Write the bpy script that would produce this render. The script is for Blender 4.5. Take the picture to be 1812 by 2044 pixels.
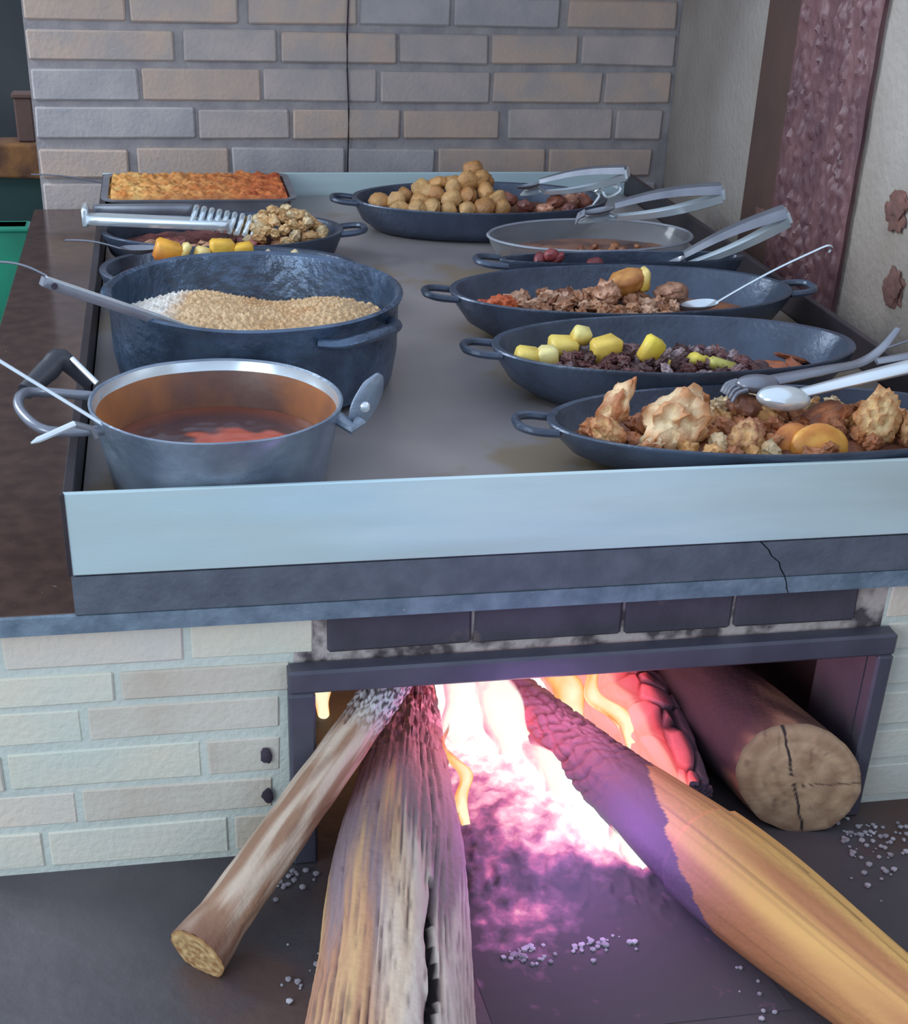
import bpy, bmesh, math, random
from mathutils import Vector, Matrix, Euler, noise
for o in list(bpy.data.objects): bpy.data.objects.remove(o)
S = bpy.context.scene
COL = S.collection
UP = 0.457            # hearth floor stands at z = 0, every builder below measures from the griddle rim

def lin(r, g, b):
    f = lambda c: (c/255/12.92) if c/255 <= .04045 else ((c/255+.055)/1.055)**2.4
    return (f(r), f(g), f(b), 1)

# ---------------------------------------------------------------- camera
cam = bpy.data.cameras.new('camera'); co = bpy.data.objects.new('camera', cam); COL.objects.link(co)
co.location = (0.11423, -1.24202, 0.52722)
co.rotation_euler = (1.0458949, -0.0320710, -0.1800219)
cam.sensor_fit = 'HORIZONTAL'; cam.sensor_width = 36
cam.lens = 2788.94*36/1812
cam.shift_x = 27.8/1812; cam.shift_y = 296.03/1812
cam.clip_start = .05
S.camera = co

# ---------------------------------------------------------------- world and lights
w = bpy.data.worlds.new('world'); S.world = w; w.use_nodes = True
bg = w.node_tree.nodes['Background']; bg.inputs[0].default_value = lin(186, 200, 222); bg.inputs[1].default_value = 1.35

def area(name, loc, target, size, power, color, size_y=None):
    l = bpy.data.lights.new(name, 'AREA'); l.energy = power; l.color = color; l.size = size
    if size_y: l.shape = 'RECTANGLE'; l.size_y = size_y
    o = bpy.data.objects.new(name, l); COL.objects.link(o); o.location = loc
    o.rotation_euler = (Vector(target)-Vector(loc)).to_track_quat('-Z', 'Y').to_euler()
    return o
area('daylight_opening', (-1.5, -1.7, .55), (.35, 0, -.2), 1.3, 22, (.86, .96, 1.0), 1.1)
area('daylight_side', (-1.9, 1.3, 1.5), (.5, .8, 0), 1.0, 42, (.84, .93, 1.0), .8)
area('daylight_right', (2.6, -.9, 1.3), (.5, .5, 0), .9, 26, (.74, .90, 1.0), .7)

def point(name, loc, power, color, r=.04):
    l = bpy.data.lights.new(name, 'POINT'); l.energy = power; l.color = color; l.shadow_soft_size = r
    o = bpy.data.objects.new(name, l); COL.objects.link(o); o.location = loc
    return o
point('fire_light', (.50, .10, -.30), 1.6, (1, .30, .42), .05)
point('fire_light', (.50, -.10, -.36), .75, (.62, .32, 1.0), .05)
point('fire_light', (.60, .36, -.30), 1.2, (1, .40, .22), .04)
point('fire_light', (.29, .32, -.36), .25, (1, .5, .15), .03)
S.view_settings.view_transform = 'Standard'; S.view_settings.look = 'None'
S.view_settings.exposure = 0.1; S.view_settings.gamma = 1; S.view_settings.use_curve_mapping = False

# ---------------------------------------------------------------- materials
def mat(name, c1, c2=None, rough=.6, metal=0, scale=8, bump=0, bscale=60, stretch=(1, 1, 1), spec=.5, detail=6, coat=0, lo=.35, hi=.65, c3=None, s3=3, lo3=.55, hi3=.62, attr=None, sss=0):
    m = bpy.data.materials.new(name); m.use_nodes = True; nt = m.node_tree; N = nt.nodes; L = nt.links
    b = N['Principled BSDF']; b.inputs['Roughness'].default_value = rough; b.inputs['Metallic'].default_value = metal
    b.inputs['Specular IOR Level'].default_value = spec; b.inputs['Coat Weight'].default_value = coat
    if sss: b.inputs['Subsurface Weight'].default_value = sss; b.inputs['Subsurface Scale'].default_value = .01
    tc = N.new('ShaderNodeTexCoord'); mp = N.new('ShaderNodeMapping'); mp.inputs['Scale'].default_value = stretch
    L.new(tc.outputs['Object'], mp.inputs[0])
    def ramp_mix(scale_, a, lo_, hi_):
        n = N.new('ShaderNodeTexNoise'); n.inputs['Scale'].default_value = scale_; n.inputs['Detail'].default_value = detail
        L.new(mp.outputs[0], n.inputs['Vector'])
        r = N.new('ShaderNodeMapRange'); r.inputs[1].default_value = lo_; r.inputs[2].default_value = hi_
        L.new(n.outputs[0], r.inputs[0]); return r.outputs[0]
    if attr:
        at = N.new('ShaderNodeAttribute'); at.attribute_name = attr; base = at.outputs['Color']
        mx = N.new('ShaderNodeMix'); mx.data_type = 'RGBA'; mx.blend_type = 'MULTIPLY'; mx.inputs[0].default_value = 1
        L.new(base, mx.inputs[6])
        m2 = N.new('ShaderNodeMix'); m2.data_type = 'RGBA'; L.new(ramp_mix(scale, None, lo, hi), m2.inputs[0])
        m2.inputs[6].default_value = c1; m2.inputs[7].default_value = c2 or c1
        L.new(m2.outputs[2], mx.inputs[7]); out = mx.outputs[2]
    else:
        mx = N.new('ShaderNodeMix'); mx.data_type = 'RGBA'; L.new(ramp_mix(scale, None, lo, hi), mx.inputs[0])
        mx.inputs[6].default_value = c1; mx.inputs[7].default_value = c2 or c1; out = mx.outputs[2]
    if c3:
        m3 = N.new('ShaderNodeMix'); m3.data_type = 'RGBA'; L.new(ramp_mix(s3, None, lo3, hi3), m3.inputs[0])
        L.new(out, m3.inputs[6]); m3.inputs[7].default_value = c3; out = m3.outputs[2]
    L.new(out, b.inputs['Base Color'])
    if bump:
        n = N.new('ShaderNodeTexNoise'); n.inputs['Scale'].default_value = bscale; n.inputs['Detail'].default_value = 4
        L.new(mp.outputs[0], n.inputs['Vector'])
        bp = N.new('ShaderNodeBump'); bp.inputs['Strength'].default_value = bump; bp.inputs['Distance'].default_value = .003
        L.new(n.outputs[0], bp.inputs['Height']); L.new(bp.outputs[0], b.inputs['Normal'])
    return m
def glowmat(name, stops, scale, strength, detail=5, base=lin(40, 20, 20), stretch=(1, 1, 1)):
    m = bpy.data.materials.new(name); m.use_nodes = True; nt = m.node_tree; N = nt.nodes; L = nt.links
    b = N['Principled BSDF']; b.inputs['Base Color'].default_value = base; b.inputs['Roughness'].default_value = .9
    tc = N.new('ShaderNodeTexCoord'); mp = N.new('ShaderNodeMapping'); mp.inputs['Scale'].default_value = stretch
    L.new(tc.outputs['Object'], mp.inputs[0])
    n = N.new('ShaderNodeTexNoise'); n.inputs['Scale'].default_value = scale; n.inputs['Detail'].default_value = detail
    L.new(mp.outputs[0], n.inputs['Vector'])
    at = N.new('ShaderNodeAttribute'); at.attribute_name = 'glow_amount'
    ad = N.new('ShaderNodeMath'); ad.operation = 'ADD'; L.new(at.outputs['Fac'], ad.inputs[0])
    ml = N.new('ShaderNodeMath'); ml.operation = 'MULTIPLY_ADD'; L.new(n.outputs[0], ml.inputs[0]); ml.inputs[1].default_value = 1.1; ml.inputs[2].default_value = -.55
    L.new(ml.outputs[0], ad.inputs[1])
    r = N.new('ShaderNodeValToRGB'); L.new(ad.outputs[0], r.inputs[0])
    while len(r.color_ramp.elements) < len(stops): r.color_ramp.elements.new(.5)
    for e, (p, c) in zip(r.color_ramp.elements, stops): e.position = p; e.color = c
    L.new(r.outputs[0], b.inputs['Emission Color']); b.inputs['Emission Strength'].default_value = strength
    return m, r, b, nt

BRICK = [mat('pale_brick_%d' % i, lin(*a), lin(*b_), rough=.9, scale=14, bump=.5, bscale=120) for i, (a, b_) in enumerate([
    ((198, 184, 178), (180, 170, 168)), ((204, 180, 164), (186, 170, 162)), ((190, 184, 184), (172, 168, 172)), ((206, 182, 166), (182, 172, 168))])]
WBRICK = [mat('limewashed_brick_%d' % i, lin(*a), lin(*b_), rough=.9, scale=9, bump=.5, bscale=120) for i, (a, b_) in enumerate([
    ((222, 218, 202), (206, 212, 202)), ((224, 212, 196), (210, 208, 198)), ((206, 214, 202), (220, 216, 198))])]
STAINB = mat('smoke_stained_brick', lin(212, 208, 196), lin(196, 186, 170), rough=.9, scale=9, bump=.5, bscale=120)
SBRICK = mat('sooty_brick', lin(76, 72, 84), lin(60, 58, 68), rough=.85, scale=16, bump=.5, bscale=90, c3=lin(112, 98, 92), s3=14, lo3=.64, hi3=.72)
MORTAR = mat('grey_mortar', lin(172, 166, 166), lin(148, 144, 148), rough=.95, scale=20, bump=.6, bscale=160)
WMORT = mat('limewashed_mortar', lin(206, 214, 206), lin(196, 206, 198), rough=.95, scale=12, bump=.6, bscale=140)
SMORT = mat('stained_mortar', lin(186, 176, 172), lin(84, 76, 80), rough=.95, scale=30, bump=.6, bscale=140, lo=.45, hi=.6)
PLASTER = mat('rough_plaster', lin(186, 178, 170), lin(160, 148, 138), rough=.95, scale=3.5, bump=1, bscale=75, c3=lin(150, 118, 96), s3=2.2, lo3=.6, hi3=.75)
REDROUGH = mat('rough_red_render', lin(132, 94, 96), lin(104, 72, 78), rough=.5, scale=22, bump=1, bscale=70, stretch=(1, 1, .6), spec=.7, c3=lin(160, 138, 124), s3=4, lo3=.7, hi3=.8)
BROWNP = mat('brown_render', lin(104, 78, 70), lin(90, 70, 66), rough=.8, scale=6, bump=.3)
GRANITE = mat('polished_brown_granite', lin(88, 68, 62), lin(72, 56, 52), rough=.14, scale=40, spec=.6, c3=lin(120, 110, 106), s3=160, lo3=.7, hi3=.74)
STONE = mat('dark_stone', lin(96, 104, 116), lin(80, 88, 100), rough=.55, scale=30, bump=.35, bscale=150, c3=lin(110, 120, 130), s3=110, lo3=.68, hi3=.75)
STONE2 = mat('blue_grey_stone_edge', lin(118, 136, 152), lin(92, 110, 126), rough=.5, scale=45, bump=.4, bscale=150, c3=lin(150, 160, 168), s3=90, lo3=.68, hi3=.75)
STEEL = mat('brushed_steel', lin(206, 228, 232), lin(188, 216, 226), rough=.45, metal=.12, scale=3, stretch=(1, 4, 7), bump=.05, bscale=90, c3=lin(182, 200, 198), s3=2, lo3=.4, hi3=.7)
PLATE = mat('griddle_plate', lin(168, 160, 158), lin(146, 140, 142), rough=.30, metal=.3, scale=4, c3=lin(150, 134, 114), s3=6, bump=.04, bscale=20)
RIMM = mat('dark_griddle_rim', lin(66, 58, 62), lin(52, 48, 54), rough=.45, metal=.3, scale=12)
CAST = mat('cast_iron', lin(76, 88, 108), lin(62, 72, 88), rough=.34, metal=.35, scale=20, bump=.35, bscale=110, spec=.6)
CASTH = mat('hammered_cast_aluminium', lin(88, 108, 134), lin(66, 80, 100), rough=.28, metal=.5, scale=25, bump=.9, bscale=75, spec=.7)
ALU = mat('worn_aluminium', lin(146, 160, 176), lin(116, 128, 146), rough=.36, metal=.45, scale=18, bump=.5, bscale=90)
SHINY = mat('shiny_steel', lin(236, 244, 248), lin(214, 228, 236), rough=.22, metal=.6, scale=8)
DSTEEL = mat('dull_steel', lin(150, 154, 164), lin(122, 126, 138), rough=.3, metal=.5, scale=14)
BLACKM = mat('dark_plastic_grip', lin(52, 54, 62), lin(42, 44, 52), rough=.5)
FRAME = mat('black_iron_frame', lin(92, 92, 106), lin(76, 76, 90), rough=.45, metal=.2, scale=12, bump=.2)
SOOT = mat('soot', lin(68, 58, 72), lin(50, 44, 56), rough=.9, scale=9, bump=.5)
FLOOR = mat('ash_dusted_hearth', lin(88, 84, 88), lin(68, 64, 70), rough=.6, scale=5, bump=.5, bscale=60, c3=lin(86, 66, 62), s3=3)
ASH = mat('white_ash', lin(190, 188, 196), lin(140, 136, 144), rough=.95, scale=60)
PATCH = mat('weathered_red_patch', lin(138, 98, 88), lin(112, 82, 76), rough=.9, scale=40, bump=.6)
GREEN = mat('green_plastic', lin(20, 140, 110), lin(16, 120, 96), rough=.5)
DGREEN = mat('dark_green_paint', lin(38, 70, 68), lin(30, 56, 56), rough=.7, scale=4)
TERRA = mat('terracotta', lin(140, 96, 56), lin(90, 60, 44), rough=.85, scale=18, bump=.6, bscale=60)
DWALL = mat('dim_back_wall', lin(74, 78, 80), lin(58, 62, 66), rough=.9, scale=3)
FRIED = mat('golden_crust', (1, 1, 1, 1), (.82, .74, .68, 1), rough=.5, scale=70, bump=.7, bscale=170, attr='Col', sss=.0)
SMOOTHF = mat('boiled_food', (1, 1, 1, 1), (.8, .74, .66, 1), rough=.42, scale=40, bump=.25, bscale=120, attr='Col')
WOOD = mat('log_wood', (1, 1, 1, 1), (.72, .66, .62, 1), rough=.8, scale=30, bump=.8, bscale=110, attr='Col', stretch=(1, .18, 1))

# ---------------------------------------------------------------- mesh builder
class MB:
    def __init__(s): s.v = []; s.f = []; s.c = []; s.h = []
    def col(s, c, n):  s.c += [c]*n
    def add(s, vs, fs, c=(1, 1, 1, 1), cols=None):
        k = len(s.v); s.v += [Vector(p) for p in vs]; s.f += [tuple(i+k for i in f) for f in fs]
        s.c += cols if cols else [c]*len(vs)
        return s
    def box(s, a, b, bev=0, jit=0, c=(1, 1, 1, 1)):
        x0, y0, z0 = a; x1, y1, z1 = b
        if not bev:
            vs = [(x, y, z) for x in (x0, x1) for y in (y0, y1) for z in (z0, z1)]
            vs = [Vector(p)+Vector([random.uniform(-jit, jit) for _ in range(3)]) for p in vs]
            return s.add(vs, [(0, 1, 3, 2), (4, 6, 7, 5), (0, 4, 5, 1), (2, 3, 7, 6), (0, 2, 6, 4), (1, 5, 7, 3)], c)
        bm = bmesh.new(); bmesh.ops.create_cube(bm, size=1)
        for v in bm.verts: v.co = Vector(((x0+x1)/2+v.co.x*(x1-x0), (y0+y1)/2+v.co.y*(y1-y0), (z0+z1)/2+v.co.z*(z1-z0)))+Vector([random.uniform(-jit, jit) for _ in range(3)])
        bmesh.ops.bevel(bm, geom=bm.edges[:], offset=bev, segments=2 if bev > .004 else 1, affect='EDGES', profile=.5)
        bm.verts.index_update(); vs = [v.co.copy() for v in bm.verts]; fs = [[v.index for v in f.verts] for f in bm.faces]; bm.free()
        return s.add(vs, fs, c)
    def xform(s, M, start=0):
        for i in range(start, len(s.v)): s.v[i] = M @ s.v[i]
        return s
    def lathe(s, prof, cx, cy, n=64, sx=1, sy=1, rot=0, c=(1, 1, 1, 1), wob=0, colf=None):
        vs = []; cols = []; cr, sr = math.cos(rot), math.sin(rot)
        for (r, z) in prof:
            for i in range(n):
                a = 2*math.pi*i/n; x = r*sx*math.cos(a); y = r*sy*math.sin(a)
                zz = z+(wob*noise.noise((math.cos(a)*2, math.sin(a)*2, cx*9+z*3)))
                vs.append((cx+x*cr-y*sr, cy+x*sr+y*cr, zz)); cols.append(colf(a, r, z) if colf else c)
        fs = [(j*n+i, j*n+(i+1) % n, (j+1)*n+(i+1) % n, (j+1)*n+i) for j in range(len(prof)-1) for i in range(n)]
        return s.add(vs, fs, cols=cols)
    def tube(s, pts, rad, n=10, flat=1, c=(1, 1, 1, 1), up=Vector((0, 0, 1)), caps=True, sub=1):
        pts = [Vector(p) for p in pts]
        if not hasattr(rad, '__len__'): rad = [rad]*len(pts)
        if sub > 1:
            P = []; Rr = []
            for i in range(len(pts)-1):
                p0 = pts[max(i-1, 0)]; p1 = pts[i]; p2 = pts[i+1]; p3 = pts[min(i+2, len(pts)-1)]
                for k in range(sub):
                    t = k/sub
                    P.append(.5*((2*p1)+(p2-p0)*t+(2*p0-5*p1+4*p2-p3)*t*t+(3*p1-p0-3*p2+p3)*t**3)); Rr.append(rad[i]*(1-t)+rad[i+1]*t)
            P.append(pts[-1]); Rr.append(rad[-1]); pts, rad = P, Rr
        vs = []
        for i, p in enumerate(pts):
            d = (pts[min(i+1, len(pts)-1)]-pts[max(i-1, 0)]).normalized()
            a = d.cross(up)
            a = a.normalized() if a.length > 1e-4 else Vector((1, 0, 0)); b = a.cross(d).normalized()
            for k in range(n):
                t = 2*math.pi*k/n; vs.append(p+a*math.cos(t)*rad[i]+b*math.sin(t)*rad[i]*flat)
        fs = [(j*n+i, j*n+(i+1) % n, (j+1)*n+(i+1) % n, (j+1)*n+i) for j in range(len(pts)-1) for i in range(n)]
        if caps: fs += [tuple(range(n))[::-1], tuple(range((len(pts)-1)*n, len(pts)*n))]
        return s.add(vs, fs, c)
    def lump(s, ctr, rad, rot=(0, 0, 0), amp=.2, freq=2.0, seed=0, sub=3, c=(1, 1, 1, 1), c2=None, ridge=0, spike=0):
        V, F = ico(sub); M = Euler(rot).to_matrix(); cols = []; vs = []
        for p in V:
            q = p*freq+Vector((seed*7.3, seed*3.1, seed*1.7))
            d = noise.noise(q)+.5*noise.noise(q*2.3)
            if ridge: d += ridge*(abs(math.sin(p.x*6.5+noise.noise(q)*2+p.z*2))-.6)
            if spike: d += spike*max(0, noise.noise(q*4.1))
            r = 1+amp*d
            vs.append(Vector(ctr)+M @ Vector((p.x*rad[0]*r, p.y*rad[1]*r, p.z*rad[2]*r)))
            if c2:
                t = min(1, max(0, .5+d*1.3)); cols.append(tuple(c[k]*(1-t)+c2[k]*t for k in range(3))+(1,))
            else: cols.append(c)
        return s.add(vs, F, cols=cols)
    def grid(s, fn, nu, nv, colf=None, close_u=False):
        vs = []; cols = []
        for j in range(nv+1):
            for i in range(nu+(0 if close_u else 1)):
                u, v = i/nu, j/nv; p = fn(u, v); vs.append(p); cols.append(colf(u, v, p) if colf else (1, 1, 1, 1))
        w_ = nu if close_u else nu+1
        fs = [(j*w_+i, j*w_+(i+1) % w_, (j+1)*w_+(i+1) % w_, (j+1)*w_+i) for j in range(nv) for i in range(nu)]
        return s.add(vs, fs, cols=cols)
    def prism(s, poly, z0, z1, c=(1, 1, 1, 1)):
        n = len(poly); vs = [(x, y, z0) for x, y in poly]+[(x, y, z1) for x, y in poly]
        return s.add(vs, [tuple(range(n))[::-1], tuple(range(n, 2*n))]+[(i, (i+1) % n, n+(i+1) % n, n+i) for i in range(n)], c)
    def build(s, name, m, parent=None, smooth=True, ang=40, origin=None):
        if parent is not None: org = wo(parent)
        elif origin is not None: org = Vector(origin)
        else:
            org = Vector((sum(p.x for p in s.v)/len(s.v), sum(p.y for p in s.v)/len(s.v), min(p.z for p in s.v)))
        me = bpy.data.meshes.new(name); me.from_pydata([p-org for p in s.v], [], s.f)
        ca = me.color_attributes.new('Col', 'FLOAT_COLOR', 'POINT')
        ca.data.foreach_set('color', [x for c in s.c for x in c])
        if s.h:
            ha = me.attributes.new('glow_amount', 'FLOAT', 'POINT'); ha.data.foreach_set('value', s.h)
        bm = bmesh.new(); bm.from_mesh(me); bmesh.ops.recalc_face_normals(bm, faces=bm.faces); bm.to_mesh(me); bm.free()
        if smooth: me.shade_smooth(); me.set_sharp_from_angle(angle=math.radians(ang))
        me.materials.append(m); o = bpy.data.objects.new(name, me); COL.objects.link(o)
        if parent is not None: o.parent = parent; ORG[o.name] = org
        else: o.location = org; ORG[o.name] = org
        return o
ORG = {}
def wo(o): return ORG[o.name]
ICO = {}
def ico(n):
    if n not in ICO:
        bm = bmesh.new(); bmesh.ops.create_icosphere(bm, subdivisions=n, radius=1); bm.verts.index_update()
        ICO[n] = ([v.co.copy() for v in bm.verts], [tuple(v.index for v in f.verts) for f in bm.faces]); bm.free()
    return ICO[n]
def tag(o, label=None, cat=None, group=None, kind=None):
    if label: o['label'] = label
    if cat: o['category'] = cat
    if group: o['group'] = group
    if kind: o['kind'] = kind
    return o
def thing(name, label, cat, loc, group=None):
    o = bpy.data.objects.new(name, None); COL.objects.link(o); o.location = loc; ORG[o.name] = Vector(loc)
    return tag(o, label, cat, group)
def V(*a): return Vector(a)
def shade(c, k): return (c[0]*k, c[1]*k, c[2]*k, 1)

# ================================================================ setting
YB, XR = 1.785, 1.182
random.seed(4)
tag(MB().box((-3, -2.6, -.52), (3.2, 3.4, -.457)).build('floor', FLOOR, smooth=False), 'dark ash-dusted hearth floor in front of the stove', kind='structure')
# back wall of exposed brick
wb = tag(MB().box((-.138, YB+.003, -.457), (XR+.2, YB+.12, .62)).build('wall_back', MORTAR, smooth=False, origin=(0, YB, -.457)), 'pale exposed brick wall behind the griddle', kind='structure')
rows = [(-.135, -.080), (-.070, -.011), (.006, .066), (.078, .140), (.152, .210), (.222, .279), (.291, .349), (.361, .419), (.431, .489)]
offs = [.05, -.075, .052, -.055, .03, -.07, .045, -.04, .02]
for (z0, z1), o0 in zip(rows, offs):
    x = -.138; first = True; k = 0
    cut = o0+.13
    while x < XR-.005:
        x1 = min(cut, XR-.003)
        if x1-x > .03:
            MB().box((x+.004, YB-.003-random.random()*.004, z0), (x1-.004-random.choice([0, 0, 0, .012]), YB+.03, z1-random.random()*.004), bev=.0035, jit=.0016).build('brick', random.choice(BRICK), wb, smooth=False)
        x = x1; cut += random.choice([.228, .236, .222, .19, .24])
# dark drip crack running down the middle of the back wall
MB().tube([(.487+.002*math.sin(i*1.7), YB-.009, .62-i*.069) for i in range(11)], .0018, n=6).build('wall_crack', SOOT, wb)
# right wall with rough plaster, brown strip and rough red pilaster
wr = tag(MB().box((XR, 1.325, -.457), (XR+.15, YB+.0, .62)).build('wall_right', PLASTER, smooth=False, origin=(XR, 1.3, -.457)), 'rough plastered wall on the right with brown and dark red uprights', kind='structure')
def rough_panel(y0, y1, x, m, name, amp, zb=-.457, jag=0, fz=100):
    mb = MB()
    def fn(u, v):
        y = y0+(y1-y0)*u; z = zb+(.62-zb)*v
        e = min(u, 1-u)*2
        return V(x-amp*abs(noise.noise((y*fz, z*fz*.6, 3)))*min(1, e*8), y+(jag*noise.noise((z*18, y0*5, 0)) if (u in (0, 1)) else 0), z)
    mb.grid(fn, 60, 150); return mb.build(name, m, wr)
rough_panel(1.16, 1.325, XR-.002, BROWNP, 'brown_strip', .001)
MB().box((XR+.001, 1.16, -.457), (XR+.15, 1.325, .62)).build('strip_backing', BROWNP, wr, smooth=False)
rough_panel(.87, 1.165, XR-.012, REDROUGH, 'red_pilaster', .016, jag=.004, fz=75)
MB().box((XR-.010, .88, -.457), (XR+.15, 1.16, .62)).build('pilaster_core', REDROUGH, wr, smooth=False)
MB().box((XR, -1.0, -.457), (XR+.15, .88, .62)).build('plaster_panel', PLASTER, wr, smooth=False)
for (y, z, a, b_) in [(.735, .085, .030, .026), (.70, -.02, .028, .024), (1.225, -.04, .03, .02)]:
    MB().lump((XR-.002, y, z), (.006, a, b_), amp=.55, seed=y*10, sub=4, c=(1, 1, 1, 1)).build('bare_brick_patch', PATCH, wr)
tag(MB().box((-.6, 1.30, .64), (XR+.15, YB+.2, .76)).build('added_shade_beam', DWALL, smooth=False), 'low dark beam added out of view to shade the top of the back wall', kind='structure')  # unseen beam, added only to shade the upper back wall
# stove front wall with firebox opening (x .205-.880)
wf = tag(MB().box((-.15, .022, -.457), (.213, .12, -.149)).build('wall_front', WMORT, smooth=False, origin=(0, .02, -.457)), 'limewashed brick front of the wood stove around the firebox', kind='structure')
MB().box((.872, .022, -.457), (XR, .12, -.149)).build('mortar_bed', WMORT, wf, smooth=False)
MB().box((.213, .022, -.212), (.872, .12, -.149)).build('mortar_bed', SMORT, wf, smooth=False)
MB().box((-.15, .12, -.457), (-.06, YB, -.149)).build('side_masonry', WMORT, wf, smooth=False)
frows = [(-.199, -.153), (-.242, -.208), (-.288, -.250), (-.344, -.300), (-.392, -.352), (-.448, -.402)]
cuts = [[-.15, -.08, .105, .237], [-.15, .032, .212], [-.15, -.005, .200], [-.15, -.09, .115, .200], [-.15, -.02, .19], [-.15, -.06, .14, .2]]
for (z0, z1), cc in zip(frows, cuts):
    for a, b_ in zip(cc[:-1], cc[1:]):
        MB().box((a+.004, .0192+random.random()*.0015, z0), (b_-.004, .03, z1), bev=.0018, jit=.001).build('brick', STAINB if (b_ > .185 and b_ < .22) else random.choice(WBRICK), wf, smooth=False)
for (z0, z1), cc in zip(frows, [[.872, .99, XR], [.878, .93, 1.12, XR], [.878, 1.03, XR], [.878, .95, XR], [.878, 1.05, XR], [.878, .97, XR]]):
    for a, b_ in zip(cc[:-1], cc[1:]):
        MB().box((a+.004, .0192+random.random()*.0015, z0), (b_-.004, .03, z1), bev=.0018, jit=.001).build('brick', STAINB if (b_ > .185 and b_ < .22) else random.choice(WBRICK), wf, smooth=False)
for a, b_ in [(.248, .40), (.404, .565), (.569, .69), (.694, .835)]:
    MB().box((a, .0165, -.1985), (b_, .03, -.151), bev=.003, jit=.001).build('brick', SBRICK, wf, smooth=False)
for z in (-.322, -.374):
    MB().lump((.181, .017, z), (.006, .002, .010), amp=.4, seed=z*50, sub=2).build('soot_hole', SOOT, wf)
# firebox inside
fb = tag(MB().box((.15, .70, -.457), (.95, .74, -.16)).build('wall_firebox', SOOT, smooth=False, origin=(.5, .7, -.457)), 'soot-black inside of the firebox', kind='structure')
MB().box((.15, .12, -.457), (.19, .70, -.16)).build('side_lining', SOOT, fb, smooth=False)
MB().box((.905, .12, -.457), (.95, .70, -.16)).build('side_lining', SOOT, fb, smooth=False)
MB().box((.15, .12, -.185), (.95, .74, -.155)).build('roof_lining', SOOT, fb, smooth=False)

# counter of polished granite under the raised griddle
ct = thing('stone_counter', 'polished dark brown granite counter under the griddle, blue-grey front edge', 'counter', (.5, .9, -.149))
MB().box((-.155, .004, -.149), (XR-.001, YB-.012, -.129), bev=.002).build('slab', GRANITE, ct, smooth=False)
def zig(z0, z1, xs, y): return [(x, z) for x, z in xs]
def split_front(par, name, x0, x1, z0, z1, y0, y1, crack, m, label=None):
    for side in (0, 1):
        n = len(crack)
        if side == 0: poly = [(x0, z1), (x0, z0)]+[(cx-.0008, cz) for cx, cz in crack]
        else: poly = [(x1, z0), (x1, z1)]+[(cx+.0008, cz) for cx, cz in crack[::-1]]
        mb = MB(); mb.prism(poly, -y1, -y0); mb.v = [V(p.x, -p.z, p.y) for p in mb.v]
        mb.build(name, m, par, smooth=False)
split_front(ct, 'edge_strip', -.155, XR-.002, -.149, -.1298, -.001, .006, [(.742, -.149), (.739, -.143), (.738, -.137), (.735, -.1298)], STONE2)
sl = thing('stone_plinth', 'dark slate slab with a crack, between the steel lip and the counter', 'slab', (.5, .7, -.129))
split_front(sl, 'slab_piece', 0.0, 1.0, -.1288, -.0875, .000, .10, [(.735, -.1288), (.729, -.120), (.726, -.112), (.716, -.104), (.712, -.097), (.702, -.0875)], STONE)
MB().box((.002, .102, -.1288), (1.0, 1.474, -.0875)).build('slab_rear', STONE, sl, smooth=False)

# ---------------------------------------------------------------- griddle
G = -.04
gr = thing('griddle', 'wide steel griddle plate with raised lips holding all the pots', 'griddle', (.5, .7, -.0875))
MB().box((.012, .004, -.086), (.988, 1.462, G)).build('plate', PLATE, gr, smooth=False)
MB().box((.0, -.002, -.0855), (1.0, .0035, 0), bev=.0012).build('front_lip', STEEL, gr, smooth=False)
MB().box((.0, 1.466, -.086), (1.0, 1.474, 0), bev=.001).build('rear_lip', STEEL, gr, smooth=False)
MB().box((.0, .004, -.086), (.010, 1.466, -.001), bev=.001).build('side_lip', RIMM, gr, smooth=False)
MB().box((.990, .004, -.086), (1.0, 1.466, -.001), bev=.001).build('side_lip', RIMM, gr, smooth=False)
MB().box((-.0022, -.0035, -.085), (.002, .001, .0), bev=.0006).build('corner_seam', RIMM, gr, smooth=False)

# ---------------------------------------------------------------- pans
def loop_handle(par, x, y, z, dirx, w_, l_, r, m, diry=0, rise=.004, name='handle'):
    d = V(dirx, diry, 0).normalized(); s_ = V(-d.y, d.x, 0)
    base = V(x, y, z)
    pts = [base+s_*w_*.5-d*.006, base+s_*w_*.5+d*l_*.5+V(0, 0, rise*.6), base+s_*w_*.3+d*l_*.92+V(0, 0, rise), base+d*l_+V(0, 0, rise),
           base-s_*w_*.3+d*l_*.92+V(0, 0, rise), base-s_*w_*.5+d*l_*.5+V(0, 0, rise*.6), base-s_*w_*.5-d*.006]
    return MB().tube(pts, r, n=8, sub=4).build(name, m, par)
def oval_pan(label, cx, cy, a, b_, zr, m=CAST, rot=0, handles=True, rim_r=.0035, base=.78, name='oval_pan', hm=None, hl=.035, hs=(-1, 1)):
    t = thing(name, label, 'pan', (cx, cy, G))
    d = zr-G; ir = 1-.010/a
    prof = [(.001, G+.0005), (base-.04, G+.0005), (base, G+.004), (base+(1-base)*.55, G+d*.35), (.985, G+d*.8), (1.0, zr-.003), (1.006, zr), (1.0, zr+.002), (ir+.01, zr+.001),
            (ir-.01, zr-.006), (base+(1-base)*.45-.01, G+d*.4), (base-.06, G+.009), (base-.12, G+.006), (.001, G+.006)]
    MB().lathe(prof, cx, cy, 96, a, b_, rot, wob=.0012).build('body', m, t)
    c, s_ = math.cos(rot), math.sin(rot)
    if handles:
        for k in hs:
            loop_handle(t, cx+k*a*c, cy+k*a*s_, zr-.004, k*c, .05, hl, .0048, hm or m, k*s_)
    return t
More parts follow.
